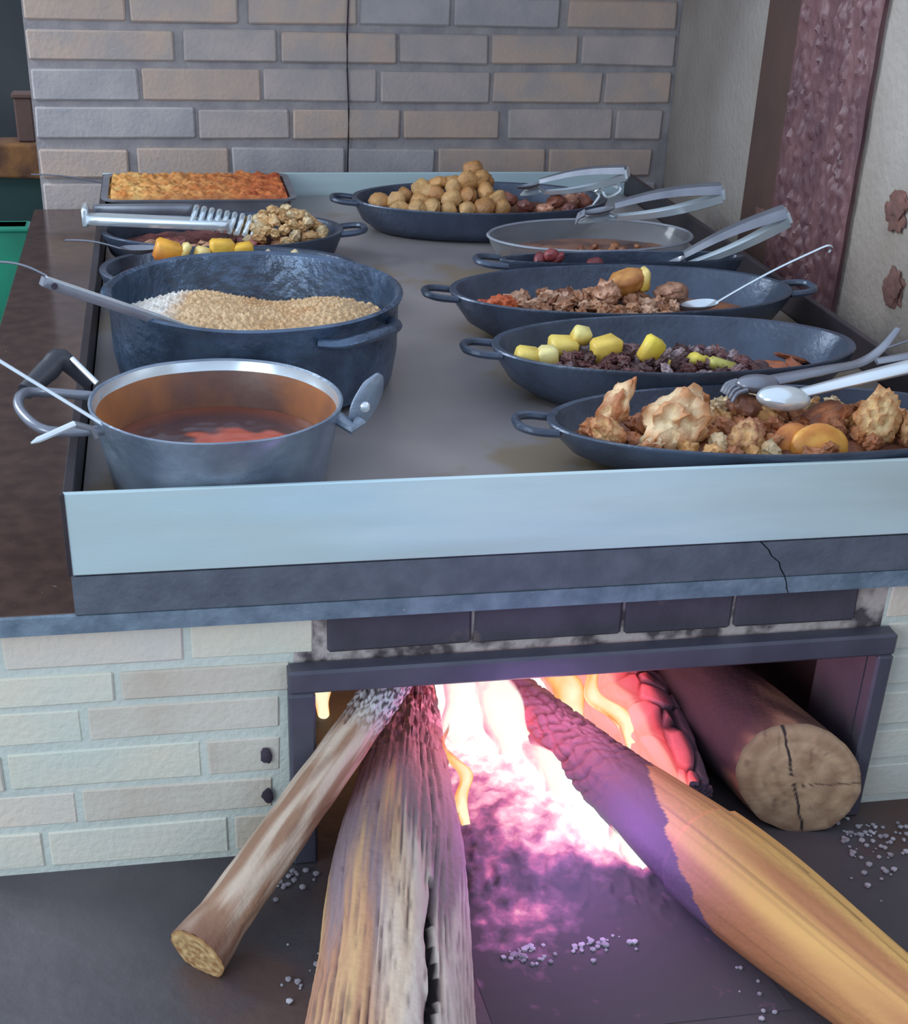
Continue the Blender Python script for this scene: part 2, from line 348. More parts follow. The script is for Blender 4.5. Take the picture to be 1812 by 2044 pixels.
def filling(name, label, cat, cx, cy, a, b_, z0, hump, m, c1, c2, rot=0, seed=1, freq=30, rough_amp=.004, kind=None, hf=None, n=(90, 26), group=None, colf=None):
    mb = MB(); cr, sr = math.cos(rot), math.sin(rot)
    def fn(u, v):
        an = 2*math.pi*u; r = v
        x = a*r*math.cos(an); y = b_*r*math.sin(an)
        X, Y = cx+x*cr-y*sr, cy+x*sr+y*cr
        h = hf(x, y) if hf else hump*(1-r*r)
        return V(X, Y, z0+h+rough_amp*(noise.noise((X*freq, Y*freq, seed))+.6*noise.noise((X*freq*2.7, Y*freq*2.7, seed+4)))*(1 if v < .99 else .3))
    def cf(u, v, p):
        if colf: return colf(p)
        t = min(1, max(0, .5+1.6*noise.noise((p.x*freq*.8, p.y*freq*.8, seed+9)))); return tuple(c1[k]*(1-t)+c2[k]*t for k in range(3))+(1,)
    mb.grid(fn, n[0], n[1], cf, close_u=True)
    return tag(mb.build(name, m), label, cat, group, kind)
def pieces(name, label, cat, group, spots, m, cols, rad, amp=.25, sub=2, ridge=0, spike=0, freq=2, seed0=0):
    for i, (x, y, z) in enumerate(spots):
        c = random.choice(cols); r = [k*random.uniform(.8, 1.25) for k in rad]
        o = MB().lump((x, y, z), r, (random.uniform(-.6, .6), random.uniform(-.6, .6), random.uniform(0, 3)), amp, freq, seed0+i, sub, c, shade(c, .6), ridge, spike).build(name, m)
        tag(o, label, cat, group)
def scatter(cx, cy, a, b_, z, n, rot=0, rmin=0, hump=0, mind=.012, cond=None):
    out = []; tries = 0
    while len(out) < n and tries < 6000:
        tries += 1
        r = math.sqrt(random.uniform(rmin*rmin, 1)); t = random.uniform(0, 2*math.pi)
        x, y = cx+a*r*math.cos(t), cy+b_*r*math.sin(t)
        if cond and not cond(x, y): continue
        if any((x-p[0])**2+(y-p[1])**2 < mind*mind for p in out): continue
        out.append((x, y, z+hump*(1-r*r)+random.uniform(-.002, .003)))
    return out

GOLD, PALE, BRN, DBR = lin(236, 182, 118), lin(250, 224, 178), lin(186, 118, 74), lin(120, 76, 58)

# --- front right oval pan with fried food
B6 = (.745, .110)
oval_pan('front oval cast iron pan heaped with golden fried pieces', B6[0], B6[1], .248, .108, .006, rot=-.06)
filling('fried_crumbs', 'brown crumbly bed of fried scraps in the front oval pan', 'food', B6[0], B6[1], .225, .090, -.016, .012, FRIED, lin(150, 96, 66), lin(104, 66, 54), -.06, 2, 40, .008, kind='stuff')
def piece(name, label, cat, ctr, rad, c, c2, rot=(0, 0, 0), amp=.25, freq=2, seed=0, sub=4, ridge=0, spike=0, m=None):
    return tag(MB().lump(ctr, rad, rot, amp, freq, seed, sub, c, c2, ridge, spike).build(name, m or FRIED), label, cat)
piece('fried_chicken_piece', 'tall pale fried piece standing near the left end of the front oval pan', 'food', (.568, .120, .022), (.014, .016, .030), PALE, BRN, (.2, .35, .2), .35, 1.6, 1, ridge=.35)
piece('fried_chicken_piece', 'large shredded golden fried piece, biggest in the front oval pan', 'food', (.628, .092, .012), (.040, .028, .034), lin(252, 232, 190), lin(206, 146, 96), (.1, -.45, .3), .30, 2.2, 5, ridge=.5, spike=.5)
piece('fried_chicken_piece', 'curled pale fried piece below the tall one in the front oval pan', 'food', (.553, .088, .006), (.020, .016, .013), lin(228, 190, 136), BRN, (.5, .6, .2), .40, 2, 9, ridge=.3)
piece('fried_chicken_piece', 'fan-shaped small fried piece right of the big shredded piece', 'food', (.694, .058, .004), (.019, .016, .020), lin(232, 190, 134), lin(150, 92, 62), (0, .3, 0), .3, 2, 11, ridge=.5, spike=.3)
piece('fried_chicken_piece', 'crumb-coated pale fried piece rising right of the tongs', 'food', (.848, .072, .014), (.024, .020, .034), lin(240, 214, 160), lin(190, 130, 80), (.1, -.2, .3), .3, 3, 13, spike=.9)
piece('fried_chicken_piece', 'pale crumbed fried piece cut by the right edge of the photo', 'food', (.890, .062, .010), (.022, .018, .026), lin(236, 204, 150), lin(180, 120, 76), (0, .2, 1), .3, 3, 14, spike=.8)
piece('fried_chicken_piece', 'brown knobbly fried piece between the big piece and the tongs', 'food', (.664, .142, .012), (.017, .016, .020), lin(216, 160, 104), BRN, (.2, .1, .5), .35, 2.2, 15, ridge=.3)
piece('fried_chicken_piece', 'dark brown flat fried piece under the tongs head', 'food', (.730, .145, .004), (.022, .022, .016), lin(150, 98, 66), DBR, (.2, .3, .5), .25, 2, 16)
piece('fried_chicken_piece', 'reddish brown strip piece behind the orange wedge', 'food', (.800, .105, .004), (.036, .018, .016), lin(186, 116, 74), DBR, (.1, -.3, .2), .3, 2, 17, ridge=.4)
piece('orange_wedge', 'smooth orange half-round wedge lying at the front of the oval pan', 'food', (.775, .052, -.006), (.033, .013, .026), lin(238, 180, 84), lin(214, 140, 62), (-.25, .15, -.05), .05, 1.5, 3, m=SMOOTHF)
piece('orange_wedge', 'second orange wedge tucked behind the left of the front wedge', 'food', (.752, .066, -.006), (.026, .012, .022), lin(216, 142, 72), lin(180, 104, 58), (-.25, .35, .1), .06, 1.5, 5, m=SMOOTHF)
pieces('fried_bit', 'small fried bit among the big pieces of the front oval pan', 'food', 'fried bits in the front oval pan',
       scatter(B6[0]-.02, B6[1], .195, .082, -.006, 70, -.06, hump=.006, mind=.017), FRIED, [GOLD, PALE, BRN, lin(206, 140, 92), lin(190, 124, 84)], (.013, .009, .009), .6, 3, ridge=.4)

# --- tongs / spoons
def bowl(mb, ctr, d, L_, W_, depth, m_up=None, n=(14, 10), th=.0012, point=.0):
    d = Vector(d).normalized(); sidev = d.cross(V(0, 0, 1)).normalized(); up = sidev.cross(d).normalized()
    for off, flip in ((0, 0), (-th, 1)):
        vs = []; k = n[0]*2
        def P(u, v):
            a = 2*math.pi*u
            return Vector(ctr)+d*(L_*v*math.cos(a)*(1+.15*math.cos(a)))+sidev*(W_*v*math.sin(a))+up*(off-depth*(1-v*v))
        mb.grid(P, k, n[1], close_u=True)
    return mb
def tongs(label, end, head, open_, W0, W1, headL, headW, lift=.02, claws=False, name='serving_tongs', group=None, dark_top=True, headtilt=0):
    end = Vector(end); head = Vector(head); t = thing(name, label, 'tongs', tuple(end), group)
    d = (head-end).normalized(); side = d.cross(V(0, 0, 1)).normalized(); upv = side.cross(d).normalized()
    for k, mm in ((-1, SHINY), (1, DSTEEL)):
        tip = head+upv*(open_*.5*k)+side*open_*.5*(-k)
        mb = MB(); N_ = 18; vs = []; fs = []
        for i in range(N_+1):
            s_ = i/N_; p = end.lerp(tip, s_)+upv*(k*lift*math.sin(math.pi*min(1, s_*1.0))*.5)
            wd = W0*(1-s_)+W1*s_; hh = wd*.85
            for (a_, b2) in ((-1, 0), (-.8, .9), (0, 1.15), (.8, .9), (1, 0), (.8, .55), (0, .8), (-.8, .55)):
                vs.append(p+side*(wd*a_*.5)+upv*(k*hh*b2*.5))
        fs = [(j*8+i, j*8+(i+1) % 8, (j+1)*8+(i+1) % 8, (j+1)*8+i) for j in range(N_) for i in range(8)]+[tuple(range(8)), tuple(range(N_*8, N_*8+8))]
        mb.add(vs, fs); mb.build('arm', mm, t)
        hb = MB()
        if claws and k == 1:
            bowl(hb, tip+d*headL*.8, d, headL*.85, headW, .008*k)
            for j in range(5):
                q = tip+d*headL*1.5+side*(headW*(j-2)*.42); hb.tube([q, q+d*headL*.35-upv*.004, q+d*headL*.5-upv*.012], .0022, n=6)
        else: bowl(hb, tip+d*headL*.8, d, headL, headW, -.010 if k == -1 else .008)
        hb.build('head', mm, t)
    MB().box((-.5, -.5, -.5), (.5, .5, .5)).xform(Matrix.Translation(end-d*.002) @ (Matrix((d, side, upv)).transposed().to_4x4()) @ Matrix.Diagonal((.004, W0*1.15, .014, 1))).build('hinge_end', SHINY, t, smooth=False)
    return t
tg = thing('serving_tongs', 'large steel serving tongs resting in the front oval pan, spoon head toward the camera', 'tongs', (1.02, .135, .082))
def strap(pts, w0, w1, th, m, par, name='arm', sub=5):
    P = [Vector(p) for p in pts]; mb = MB(); n = len(P)
    mb.tube(P, [w0+(w1-w0)*i/(n-1) for i in range(n)], n=12, flat=th, sub=sub); return mb.build(name, m, par)
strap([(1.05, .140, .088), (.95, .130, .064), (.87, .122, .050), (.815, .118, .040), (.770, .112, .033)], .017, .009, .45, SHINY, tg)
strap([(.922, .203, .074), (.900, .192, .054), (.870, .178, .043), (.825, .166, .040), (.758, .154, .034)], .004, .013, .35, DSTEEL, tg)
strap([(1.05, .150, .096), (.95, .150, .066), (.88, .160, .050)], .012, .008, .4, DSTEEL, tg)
hb = MB(); hb.lump((.752, .108, .030), (.032, .020, .013), (0, .12, .12), amp=.02, sub=4); hb.build('spoon_head', SHINY, tg)
hb = MB(); hb.lump((.742, .152, .031), (.030, .017, .010), (0, .10, .2), amp=.02, sub=4)
for j in range(5):
    q = V(.722, .137+.008*j, .032-.001*abs(j-2)); hb.tube([q, q+V(-.012, -.002, -.003), q+V(-.017, -.003, -.012)], .0026, n=7, sub=3)
hb.build('claw_head', DSTEEL, tg)
tongs('steel serving tongs lying over the glass dish behind the stew pans', (.967, .90, .079), (.812, .945, .042), .016, .034, .020, .032, .020, .012, True)
tongs('steel serving tongs in the rearmost round pan of fried balls', (.873, 1.10, .070), (.745, 1.16, .036), .016, .028, .016, .022, .016, .012)
tongs('steel tongs with only the handle showing behind the stew pan', (.991, .70, .088), (.86, .735, .018), .014, .036, .018, .02, .015, .010)
def spoon(label, end, tip, r, name='spoon', m=DSTEEL, hook=True, bowlL=.026, bowlW=.019, cat='spoon', flat=.5, bend=.004):
    end = Vector(end); tip = Vector(tip); t = thing(name, label, cat, tuple(end)); d = (tip-end).normalized()
    pts = [end.lerp(tip, i/8)+V(0, 0, bend*math.sin(math.pi*i/8)) for i in range(9)]
    if hook: pts = [end+V(-d.x, -d.y, 0)*.004-V(0, 0, .009), end+V(-d.x, -d.y, 0)*.008-V(0, 0, .002)]+pts
    MB().tube(pts, r, n=8, flat=flat, sub=2).build('handle', m, t)
    if bowlL: bowl(MB(), tip+V(d.x, d.y, 0)*bowlL*.8, (d.x, d.y, d.z*.2), bowlL, bowlW, .008).build('bowl', m, t)
    return t
spoon('thin steel spoon standing in the meat stew, handle raised to the right', (.988, .55, .082), (.845, .565, .002), .0028, m=SHINY)
spoon('thin ladle rod reaching over the right griddle edge at the photo edge', (1.06, .26, .06), (.945, .30, .012), .0022, m=DSTEEL, hook=False, bowlL=0, name='ladle_rod')

# --- B5 cassava and dark meat pan
B5 = (.708, .335)
oval_pan('oval cast iron pan with yellow cassava chunks and dark shredded meat', B5[0], B5[1], .225, .115, .020, m=CAST, rot=-.03, hs=(-1,))
filling('shredded_meat', 'dark reddish shredded meat in the pan with cassava', 'food', .672, .330, .165, .085, -.012, .010, FRIED, lin(104, 66, 66), lin(74, 50, 54), 0, 5, 55, .010, kind='stuff')
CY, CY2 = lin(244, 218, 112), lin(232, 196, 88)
def chunk(label, ctr, size, rot, c=CY, c2=CY2, name='cassava_chunk', bev=.004, jit=.003, m=None, cat='food', group=None):
    mb = MB(); mb.box((-size[0], -size[1], -size[2]), size, bev=bev, jit=jit)
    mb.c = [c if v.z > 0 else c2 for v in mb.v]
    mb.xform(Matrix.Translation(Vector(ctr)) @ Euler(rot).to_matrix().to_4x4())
    return tag(mb.build(name, m or SMOOTHF, ang=60), label, cat, group)
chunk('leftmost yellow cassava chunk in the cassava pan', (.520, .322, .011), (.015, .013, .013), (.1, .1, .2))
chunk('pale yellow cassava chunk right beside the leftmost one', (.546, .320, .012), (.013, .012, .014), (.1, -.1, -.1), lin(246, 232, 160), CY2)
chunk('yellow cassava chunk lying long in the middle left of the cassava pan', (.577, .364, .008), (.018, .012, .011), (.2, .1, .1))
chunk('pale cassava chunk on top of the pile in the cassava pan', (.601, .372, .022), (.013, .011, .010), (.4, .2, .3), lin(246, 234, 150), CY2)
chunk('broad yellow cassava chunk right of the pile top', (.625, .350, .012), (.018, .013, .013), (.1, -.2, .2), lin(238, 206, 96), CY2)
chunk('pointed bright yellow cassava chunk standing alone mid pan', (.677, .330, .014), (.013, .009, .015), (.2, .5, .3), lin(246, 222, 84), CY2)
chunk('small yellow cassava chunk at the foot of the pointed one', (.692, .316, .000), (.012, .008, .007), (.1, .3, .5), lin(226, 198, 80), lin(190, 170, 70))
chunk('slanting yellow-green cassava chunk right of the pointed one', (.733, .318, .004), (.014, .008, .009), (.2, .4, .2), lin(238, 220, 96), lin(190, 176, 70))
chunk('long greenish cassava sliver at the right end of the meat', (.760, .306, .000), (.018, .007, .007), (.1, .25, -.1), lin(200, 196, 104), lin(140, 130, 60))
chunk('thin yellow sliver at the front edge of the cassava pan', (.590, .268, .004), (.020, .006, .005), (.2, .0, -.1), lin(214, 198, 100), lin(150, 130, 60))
pieces('meat_shred', 'small dark shred of meat in the cassava pan', 'food', 'meat shreds in the cassava pan', scatter(.66, .320, .135, .066, .000, 60, 0, hump=.004, mind=.014), FRIED,
       [lin(126, 84, 84), lin(150, 116, 122), lin(92, 60, 62), lin(170, 150, 156)], (.011, .005, .006), .75, 3, freq=2.6)
pieces('sauce_scrap', 'orange-brown sauce scrap at the right end of the cassava pan', 'food', 'sauce scraps in the cassava pan', [(.835, .335, -.012), (.87, .352, -.008), (.86, .315, -.012)], SMOOTHF, [lin(170, 96, 60)], (.024, .010, .004), .3, 3)

# --- B4 meat stew pan
B4 = (.715, .578)
oval_pan('long oval pan of meat stew with carrots and potatoes', B4[0], B4[1], .238, .122, .020, m=CAST, rot=-.01, hs=(-1, 1))
filling('stew_sauce', 'brown gravy of the meat stew in the long oval pan', 'food', .715, .575, .190, .088, -.014, .006, SMOOTHF, lin(150, 98, 66), lin(106, 68, 54), 0, 7, 30, .005)
piece('stew_potato', 'big golden potato piece on top of the meat stew', 'food', (.728, .605, .022), (.030, .020, .018), lin(206, 146, 76), lin(180, 116, 62), (.1, -.3, .2), .12, 1.8, 2, m=SMOOTHF)
chunk('pale yellow potato slice standing at the right of the big potato', (.752, .603, .026), (.006, .012, .014), (.1, .1, .2), lin(234, 210, 130), CY2, name='stew_potato')
piece('stew_meat', 'pinkish meat lump right of the potato in the stew', 'food', (.790, .592, .010), (.024, .018, .014), lin(196, 150, 122), lin(130, 86, 66), (0, 0, .4), .3, 2.2, 4, m=SMOOTHF)
piece('stew_meat', 'pale flaky meat lump below the potato in the stew', 'food', (.690, .570, .016), (.018, .016, .018), lin(222, 176, 146), lin(150, 98, 72), (0, .2, .1), .35, 2.5, 6, m=SMOOTHF)
piece('carrot_mound', 'bright orange grated carrot mound at the left of the stew', 'food', (.541, .556, .004), (.022, .018, .016), lin(226, 120, 66), lin(180, 80, 46), (0, 0, .3), .25, 4, 8, spike=.5)
piece('carrot_mound', 'red-orange carrot heap at the far left end of the stew', 'food', (.516, .566, .002), (.016, .014, .010), lin(204, 92, 58), lin(160, 66, 44), (0, 0, .3), .25, 4, 12, spike=.5)
pieces('stew_bit', 'small brown meat bit in the stew of the long oval pan', 'food', 'meat bits in the stew', scatter(.67, .566, .125, .070, -.002, 60, 0, hump=.006, mind=.014), SMOOTHF,
       [lin(206, 156, 122), lin(172, 118, 84), lin(150, 100, 76), lin(222, 180, 152)], (.012, .008, .008), .7, 3, ridge=.3, freq=2.4)

# --- B3 hidden pan with red items
oval_pan('half hidden oval pan behind the meat stew with red pieces', .765, .742, .185, .035, .020, m=CAST, hs=(-1,))
filling('dark_sauce', 'dark sauce in the half hidden pan behind the stew', 'food', .765, .742, .150, .026, -.006, .008, SMOOTHF, lin(84, 58, 60), lin(60, 48, 54), 0, 3, 40, .004)
pieces('red_sausage_piece', 'small red piece showing over the rim of the half hidden pan', 'food', 'red pieces in the half hidden pan', [(.640, .745, .020), (.655, .742, .026), (.665, .748, .018), (.722, .742, .012)], SMOOTHF, [lin(160, 76, 80), lin(130, 60, 66)], (.013, .010, .009), .2)

# --- B2 glass dish
GLASS = bpy.data.materials.new('clear_glass'); GLASS.use_nodes = True
g = GLASS.node_tree.nodes['Principled BSDF']; g.inputs['Transmission Weight'].default_value = .85; g.inputs['Roughness'].default_value = .12; g.inputs['Base Color'].default_value = lin(214, 218, 222); g.inputs['IOR'].default_value = 1.3
gd = thing('glass_dish', 'shallow clear oval glass dish with a little brown sauce', 'dish', (.768, .900, G))
MB().lathe([(.001, G+.001), (.80, G+.001), (.93, G+.02), (1, .008), (1.01, .010), (.985, .010), (.91, G+.022), (.78, G+.006), (.001, G+.006)], .768, .925, 80, .166, .105, .05).build('bowl', GLASS, gd)
MB().lathe([(1.0, .0085), (1.018, .010), (1.0, .0125), (.982, .010), (1.0, .0085)], .768, .925, 80, .166, .105, .05).build('rim', mat('glass_edge', lin(150, 156, 166), lin(128, 134, 144), rough=.2), gd)
filling('brown_sauce', 'thin reddish brown sauce in the glass dish', 'food', .768, .925, .148, .092, G+.022, .004, SMOOTHF, lin(150, 108, 90), lin(104, 80, 78), .05, 6, 26, .003)
pieces('sauce_bit', 'small orange-brown bit in the sauce of the glass dish', 'food', 'bits in the glass dish sauce', scatter(.79, .90, .09, .04, G+.028, 16, mind=.014), SMOOTHF, [lin(190, 130, 92), lin(150, 96, 70)], (.009, .007, .005), .3)

# --- B1 rear round pan
B1 = (.645, 1.190)
oval_pan('wide dark pan at the rear full of golden fried balls', B1[0], B1[1], .222, .128, .012, m=CAST, rot=-.02, hs=(-1,), base=.84)
filling('pan_crumbs', 'brown crumbs on the bottom of the rear pan', 'food', B1[0], B1[1], .19, .105, -.014, .006, FRIED, lin(150, 100, 64), lin(110, 74, 58), 0, 12, 30, .005, kind='stuff')
bs = [(.470, 1.20, .004), (.497, 1.19, .006), (.515, 1.21, .012), (.535, 1.17, .010), (.545, 1.21, .020), (.565, 1.18, .018), (.572, 1.215, .030), (.590, 1.17, .014), (.603, 1.205, .032), (.618, 1.17, .020), (.628, 1.21, .034), (.637, 1.225, .050), (.650, 1.18, .024), (.655, 1.215, .034), (.668, 1.17, .010), (.580, 1.14, .004), (.610, 1.13, .004), (.640, 1.135, .008), (.552, 1.145, .004), (.525, 1.14, .002), (.672, 1.14, .004), (.595, 1.185, .028), (.555, 1.19, .02), (.645, 1.2, .04), (.62, 1.19, .038), (.50, 1.16, .0)]
pieces('fried_ball', 'golden fried ball in the heap on the rear pan', 'food', 'fried balls in the rear pan', bs, FRIED, [lin(214, 164, 104), lin(228, 184, 124), lin(196, 144, 90)], (.018, .016, .016), .25, 2, freq=2.5)
for k_, (p_, lb) in enumerate([((.69, 1.18, .012), 'dark roast meat chunk tucked against the heap of fried balls'), ((.715, 1.15, .006), 'reddish roast meat chunk second from the fried balls'),
        ((.745, 1.13, .004), 'roast meat chunk at the front rim of the rear pan, mid right'), ((.77, 1.16, .010), 'roast meat chunk under the tongs arm in the rear pan'),
        ((.785, 1.13, .002), 'roast meat chunk nearest the right front rim of the rear pan'), ((.80, 1.17, .012), 'pinkish roast meat chunk on top at the right of the rear pan'),
        ((.825, 1.18, .006), 'rightmost roast meat chunk beside the curled hook')]):
    c_ = [lin(176, 112, 92), lin(136, 86, 80), lin(206, 148, 120)][k_ % 3]
    piece('roast_meat_chunk', lb, 'food', p_, (.018, .014, .011), c_, shade(c_, .6), (.2*k_, .3, k_), .35, 2.2, k_+3, m=SMOOTHF, sub=3)
lh = thing('curled_hook', 'small curled steel hook handle at the right of the rear pan', 'hook', (.86, 1.165, -.0))
MB().tube([(.835, 1.15, .006), (.848, 1.16, .020), (.842, 1.165, .026), (.850, 1.16, .030), (.858, 1.155, .020), (.868, 1.15, .022), (.882, 1.15, .031), (.878, 1.155, .036), (.868, 1.155, .037)], .0028, n=8, sub=4).build('wire', SHINY, lh)
MB().tube([(.812, 1.15, -.004), (.825, 1.15, .002), (.835, 1.15, .006)], .003, n=8).build('stem', SHINY, lh)

# ---------------------------------------------------------------- left column
tr = thing('baking_tray', 'rectangular baking tray of golden gratin at the rear left', 'tray', (.165, 1.345, G))
mb = MB()
def rr(x, y, w_, h_, r, z, n=6):
    out = []
    for (sx_, sy_, a0) in ((1, 1, 0), (-1, 1, 90), (-1, -1, 180), (1, -1, 270)):
        for k in range(n+1):
            a = math.radians(a0+90*k/n); out.append((x+sx_*(w_-r)+r*math.cos(a), y+sy_*(h_-r)+r*math.sin(a), z))
    return out
rings = [rr(.168, 1.352, .150, .100, .02, G+.001), rr(.168, 1.352, .158, .108, .024, -.004), rr(.168, 1.352, .166, .114, .026, -.002), rr(.168, 1.352, .166, .114, .026, .001), rr(.168, 1.352, .155, .105, .024, .0), rr(.168, 1.352, .148, .098, .02, -.030)]
n_ = len(rings[0]); mb.add([p for r in rings for p in r], [(j*n_+i, j*n_+(i+1) % n_, (j+1)*n_+(i+1) % n_, (j+1)*n_+i) for j in range(5) for i in range(n_)]+[tuple(range(n_)), tuple(range(5*n_, 6*n_))])
mb.build('pan', DSTEEL, tr)
mb = MB()
GC = [lin(246, 206, 128), lin(220, 140, 66), lin(170, 78, 46), lin(224, 130, 70)]
def gc(u, v, p):
    t = .5+.9*noise.noise((p.x*40, p.y*40, 2))+.35*noise.noise((p.x*90, p.y*90, 7)); s_ = max(0, min(1, u*1.15))
    a, b_ = (GC[0], GC[1]); c2 = tuple(a[k]*(1-s_)+GC[3][k]*s_ for k in range(3)); d2 = tuple(GC[1][k]*(1-s_)+GC[2][k]*s_ for k in range(3)); t = max(0, min(1, t))
    return tuple(c2[k]*(1-t)+d2[k]*t for k in range(3))+(1,)
mb.grid(lambda u, v: V(.014+u*.308, 1.250+v*.204, .004+.006*noise.noise((u*14, v*9, 1))+.0045*noise.noise((u*40, v*26, 1))-(.012 if min(u, 1-u, v, 1-v) < .01 else 0)), 120, 70, gc)
tag(mb.build('gratin', FRIED), 'golden brown gratin crust filling the rear left baking tray', 'food')
spoon('thin spoon handle leaning from the gratin tray out over the left edge', (-.120, 1.40, .012), (.004, 1.40, -.004), .0028, m=DSTEEL, hook=False, bowlL=0, name='spoon')

SP = (.196, .995)
oval_pan('wide shallow pan of sausage and fried snacks on the left', SP[0], SP[1], .186, .118, .008, m=CAST, hs=(1,), base=.86)
filling('sausage_mix', 'reddish brown fried sausage mix in the wide shallow pan', 'food', SP[0], SP[1]-.01, .165, .100, -.014, .010, FRIED, lin(136, 80, 76), lin(92, 62, 62), 0, 21, 35, .007, kind='stuff')
pieces('sausage_slice', 'pinkish sausage slice at the front of the wide shallow pan', 'food', 'sausage slices in the wide shallow pan', scatter(.17, .925, .11, .030, .000, 20, mind=.018), SMOOTHF, [lin(176, 110, 100), lin(200, 150, 116), lin(130, 76, 74)], (.013, .010, .006), .3)
hs_ = scatter(.286, .975, .066, .062, .004, 54, hump=.034, mind=.0125)
pieces('fried_snack', 'pale curly fried snack in the heap at the right of the shallow pan', 'food', 'fried snacks in the wide shallow pan', hs_, FRIED, [lin(244, 218, 172), lin(228, 190, 136), lin(208, 164, 110)], (.011, .008, .008), .45, 3, ridge=.4)
# scalloped salad tongs
t = thing('scalloped_tongs', 'silver salad tongs with a ridged scalloped head across the left pans', 'tongs', (-.008, 1.0, .020))
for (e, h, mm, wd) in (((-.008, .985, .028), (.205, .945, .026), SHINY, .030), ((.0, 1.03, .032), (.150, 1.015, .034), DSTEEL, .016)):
    e, h = Vector(e), Vector(h); d = (h-e).normalized(); sd = d.cross(V(0, 0, 1)).normalized(); up = sd.cross(d)
    mb = MB().box((0, -.5, -.5), (1, .5, .5), bev=.1); mb.xform(Matrix.Translation(e) @ Matrix((d, sd, up)).transposed().to_4x4() @ Matrix.Diagonal(((h-e).length, wd, .014, 1))).build('arm', mm, t)
MB().box((-.016, .978, .016), (-.006, 1.022, .044), bev=.003).build('hinge_end', SHINY, t)
mb = MB()
for i in range(10):
    x = .150+i*.0115; z = .043-i*.0022
    mb.tube([(x-.006, .945, z-.020+i*.0002), (x+.001, .950, z-.004), (x+.006, .975, z+.003), (x+.008, 1.005, z-.006)], .0042, n=8, sub=3)
mb.build('scalloped_head', SHINY, t)

YP = (.194, .735)
oval_pan('pan with yellow pieces mostly hidden behind the big pot', YP[0], YP[1], .178, .118, .016, m=CAST, hs=())
filling('dark_meat', 'dark braised meat under the yellow pieces behind the big pot', 'food', YP[0], YP[1], .155, .10, .006, .012, SMOOTHF, lin(96, 64, 60), lin(66, 52, 56), 0, 31, 30, .006, kind='stuff')
for lab, c, s_, r, cc in [('large orange-yellow piece at the left of the hidden pan', (0.11, 0.745, 0.036), (.018, .012, .014), (.1, .3, .2), (lin(236, 170, 60), lin(206, 120, 50))),
                         ('pale end of the large yellow piece in the hidden pan', (0.131, 0.745, 0.038), (.006, .011, .013), (.1, .5, .1), (lin(240, 220, 150), CY2)),
                         ('small pale yellow piece second from the left in the hidden pan', (0.156, 0.745, 0.033), (.010, .009, .009), (.1, .3, .5), (lin(240, 214, 140), CY2)),
                         ('yellow piece in the middle of the hidden pan', (0.184, 0.755, 0.037), (.017, .011, .012), (.1, .1, .2), (lin(238, 188, 70), CY2)),
                         ('bright yellow piece with pale end right of the middle one', (0.214, 0.755, 0.036), (.014, .010, .010), (.1, -.1, .1), (lin(240, 190, 64), CY2)),
                         ('tiny pale piece right of the yellow pieces in the hidden pan', (0.249, 0.755, 0.030), (.005, .005, .005), (.1, .3, .1), (lin(210, 196, 170), CY2)),
                         ('rightmost tiny pale piece in the hidden pan', (0.284, 0.755, 0.030), (.006, .006, .006), (.1, .3, .1), (lin(216, 200, 170), CY2))]:
    chunk(lab, c, s_, r, cc[0], cc[1], name='yellow_piece')
spoon('steel spoon lying at the left of the hidden yellow pan', (-.028, .760, .050), (.045, .775, .034), .0026, m=DSTEEL, hook=False, bowlL=.030, bowlW=.016)

# --- big pot with farofa
BP = (.209, .428); Rb = .170; zb = .070
bp = thing('cooking_pot', 'big dark cast pot filled with toasted cassava flour', 'pot', (BP[0], BP[1], G))
MB().lathe([(.001, G+.001), (.150, G+.001), (.164, G+.010), (.170, G+.045), (.171, zb-.012), (.1755, zb-.003), (.1765, zb), (.172, zb+.002), (.167, zb-.001), (.164, zb-.012), (.160, G+.04), (.150, G+.012), (.001, G+.008)], BP[0], BP[1], 110, wob=.001).build('body', CASTH, bp)
for ang_, ln in ((-.85, 1), (2.55, 1)):
    c, s_ = math.cos(ang_), math.sin(ang_); h = V(BP[0]+Rb*c, BP[1]+Rb*s_, zb-.018); tn = V(-s_, c, 0); ot = V(c, s_, 0)
    MB().tube([h+tn*.062-ot*.010, h+tn*.048+ot*.008, h+tn*.02+ot*.017+V(0, 0, .002), h-tn*.02+ot*.017+V(0, 0, .002), h-tn*.048+ot*.008, h-tn*.062-ot*.010], [.008, .0085, .009, .009, .0085, .008], n=10, sub=5, flat=.7).build('handle', CASTH, bp)
def fh(x, y):
    X, Y = BP[0]+x, BP[1]+y
    ridge = .030*math.exp(-((X-.135)/.075)**2-((Y-.42)/.10)**2)+.022*math.exp(-((X-.300)/.05)**2-((Y-.40)/.10)**2)+.012*math.exp(-((X-.21)/.06)**2-((Y-.36)/.1)**2)
    front = .006*max(0, -(y)/.15)
    return ridge+front-.045*max(0, (y-.05)/.10)
def fcol(p):
    t = max(0, min(1, (.135-p.x+.25*(p.y-.42))/.03+.5*noise.noise(p*60)));  k = 1+.25*noise.noise(p*220)
    a = lin(214, 182, 138); w_ = lin(222, 220, 214)
    b_ = noise.noise(p*26)
    a = tuple(a[i]*(1-max(0, b_)*.35*(i+1)/2) for i in range(3))
    return tuple(min(1, (a[i]*(1-t)+w_[i]*t)*k) for i in range(3))+(1,)
filling('toasted_cassava_flour', 'beige toasted cassava flour with a white rice patch in the big pot', 'food', BP[0], BP[1], .157, .157, .032, 0, FRIED, None, None, 0, 3, 190, .0042, kind='stuff', hf=fh, n=(300, 110), colf=fcol)
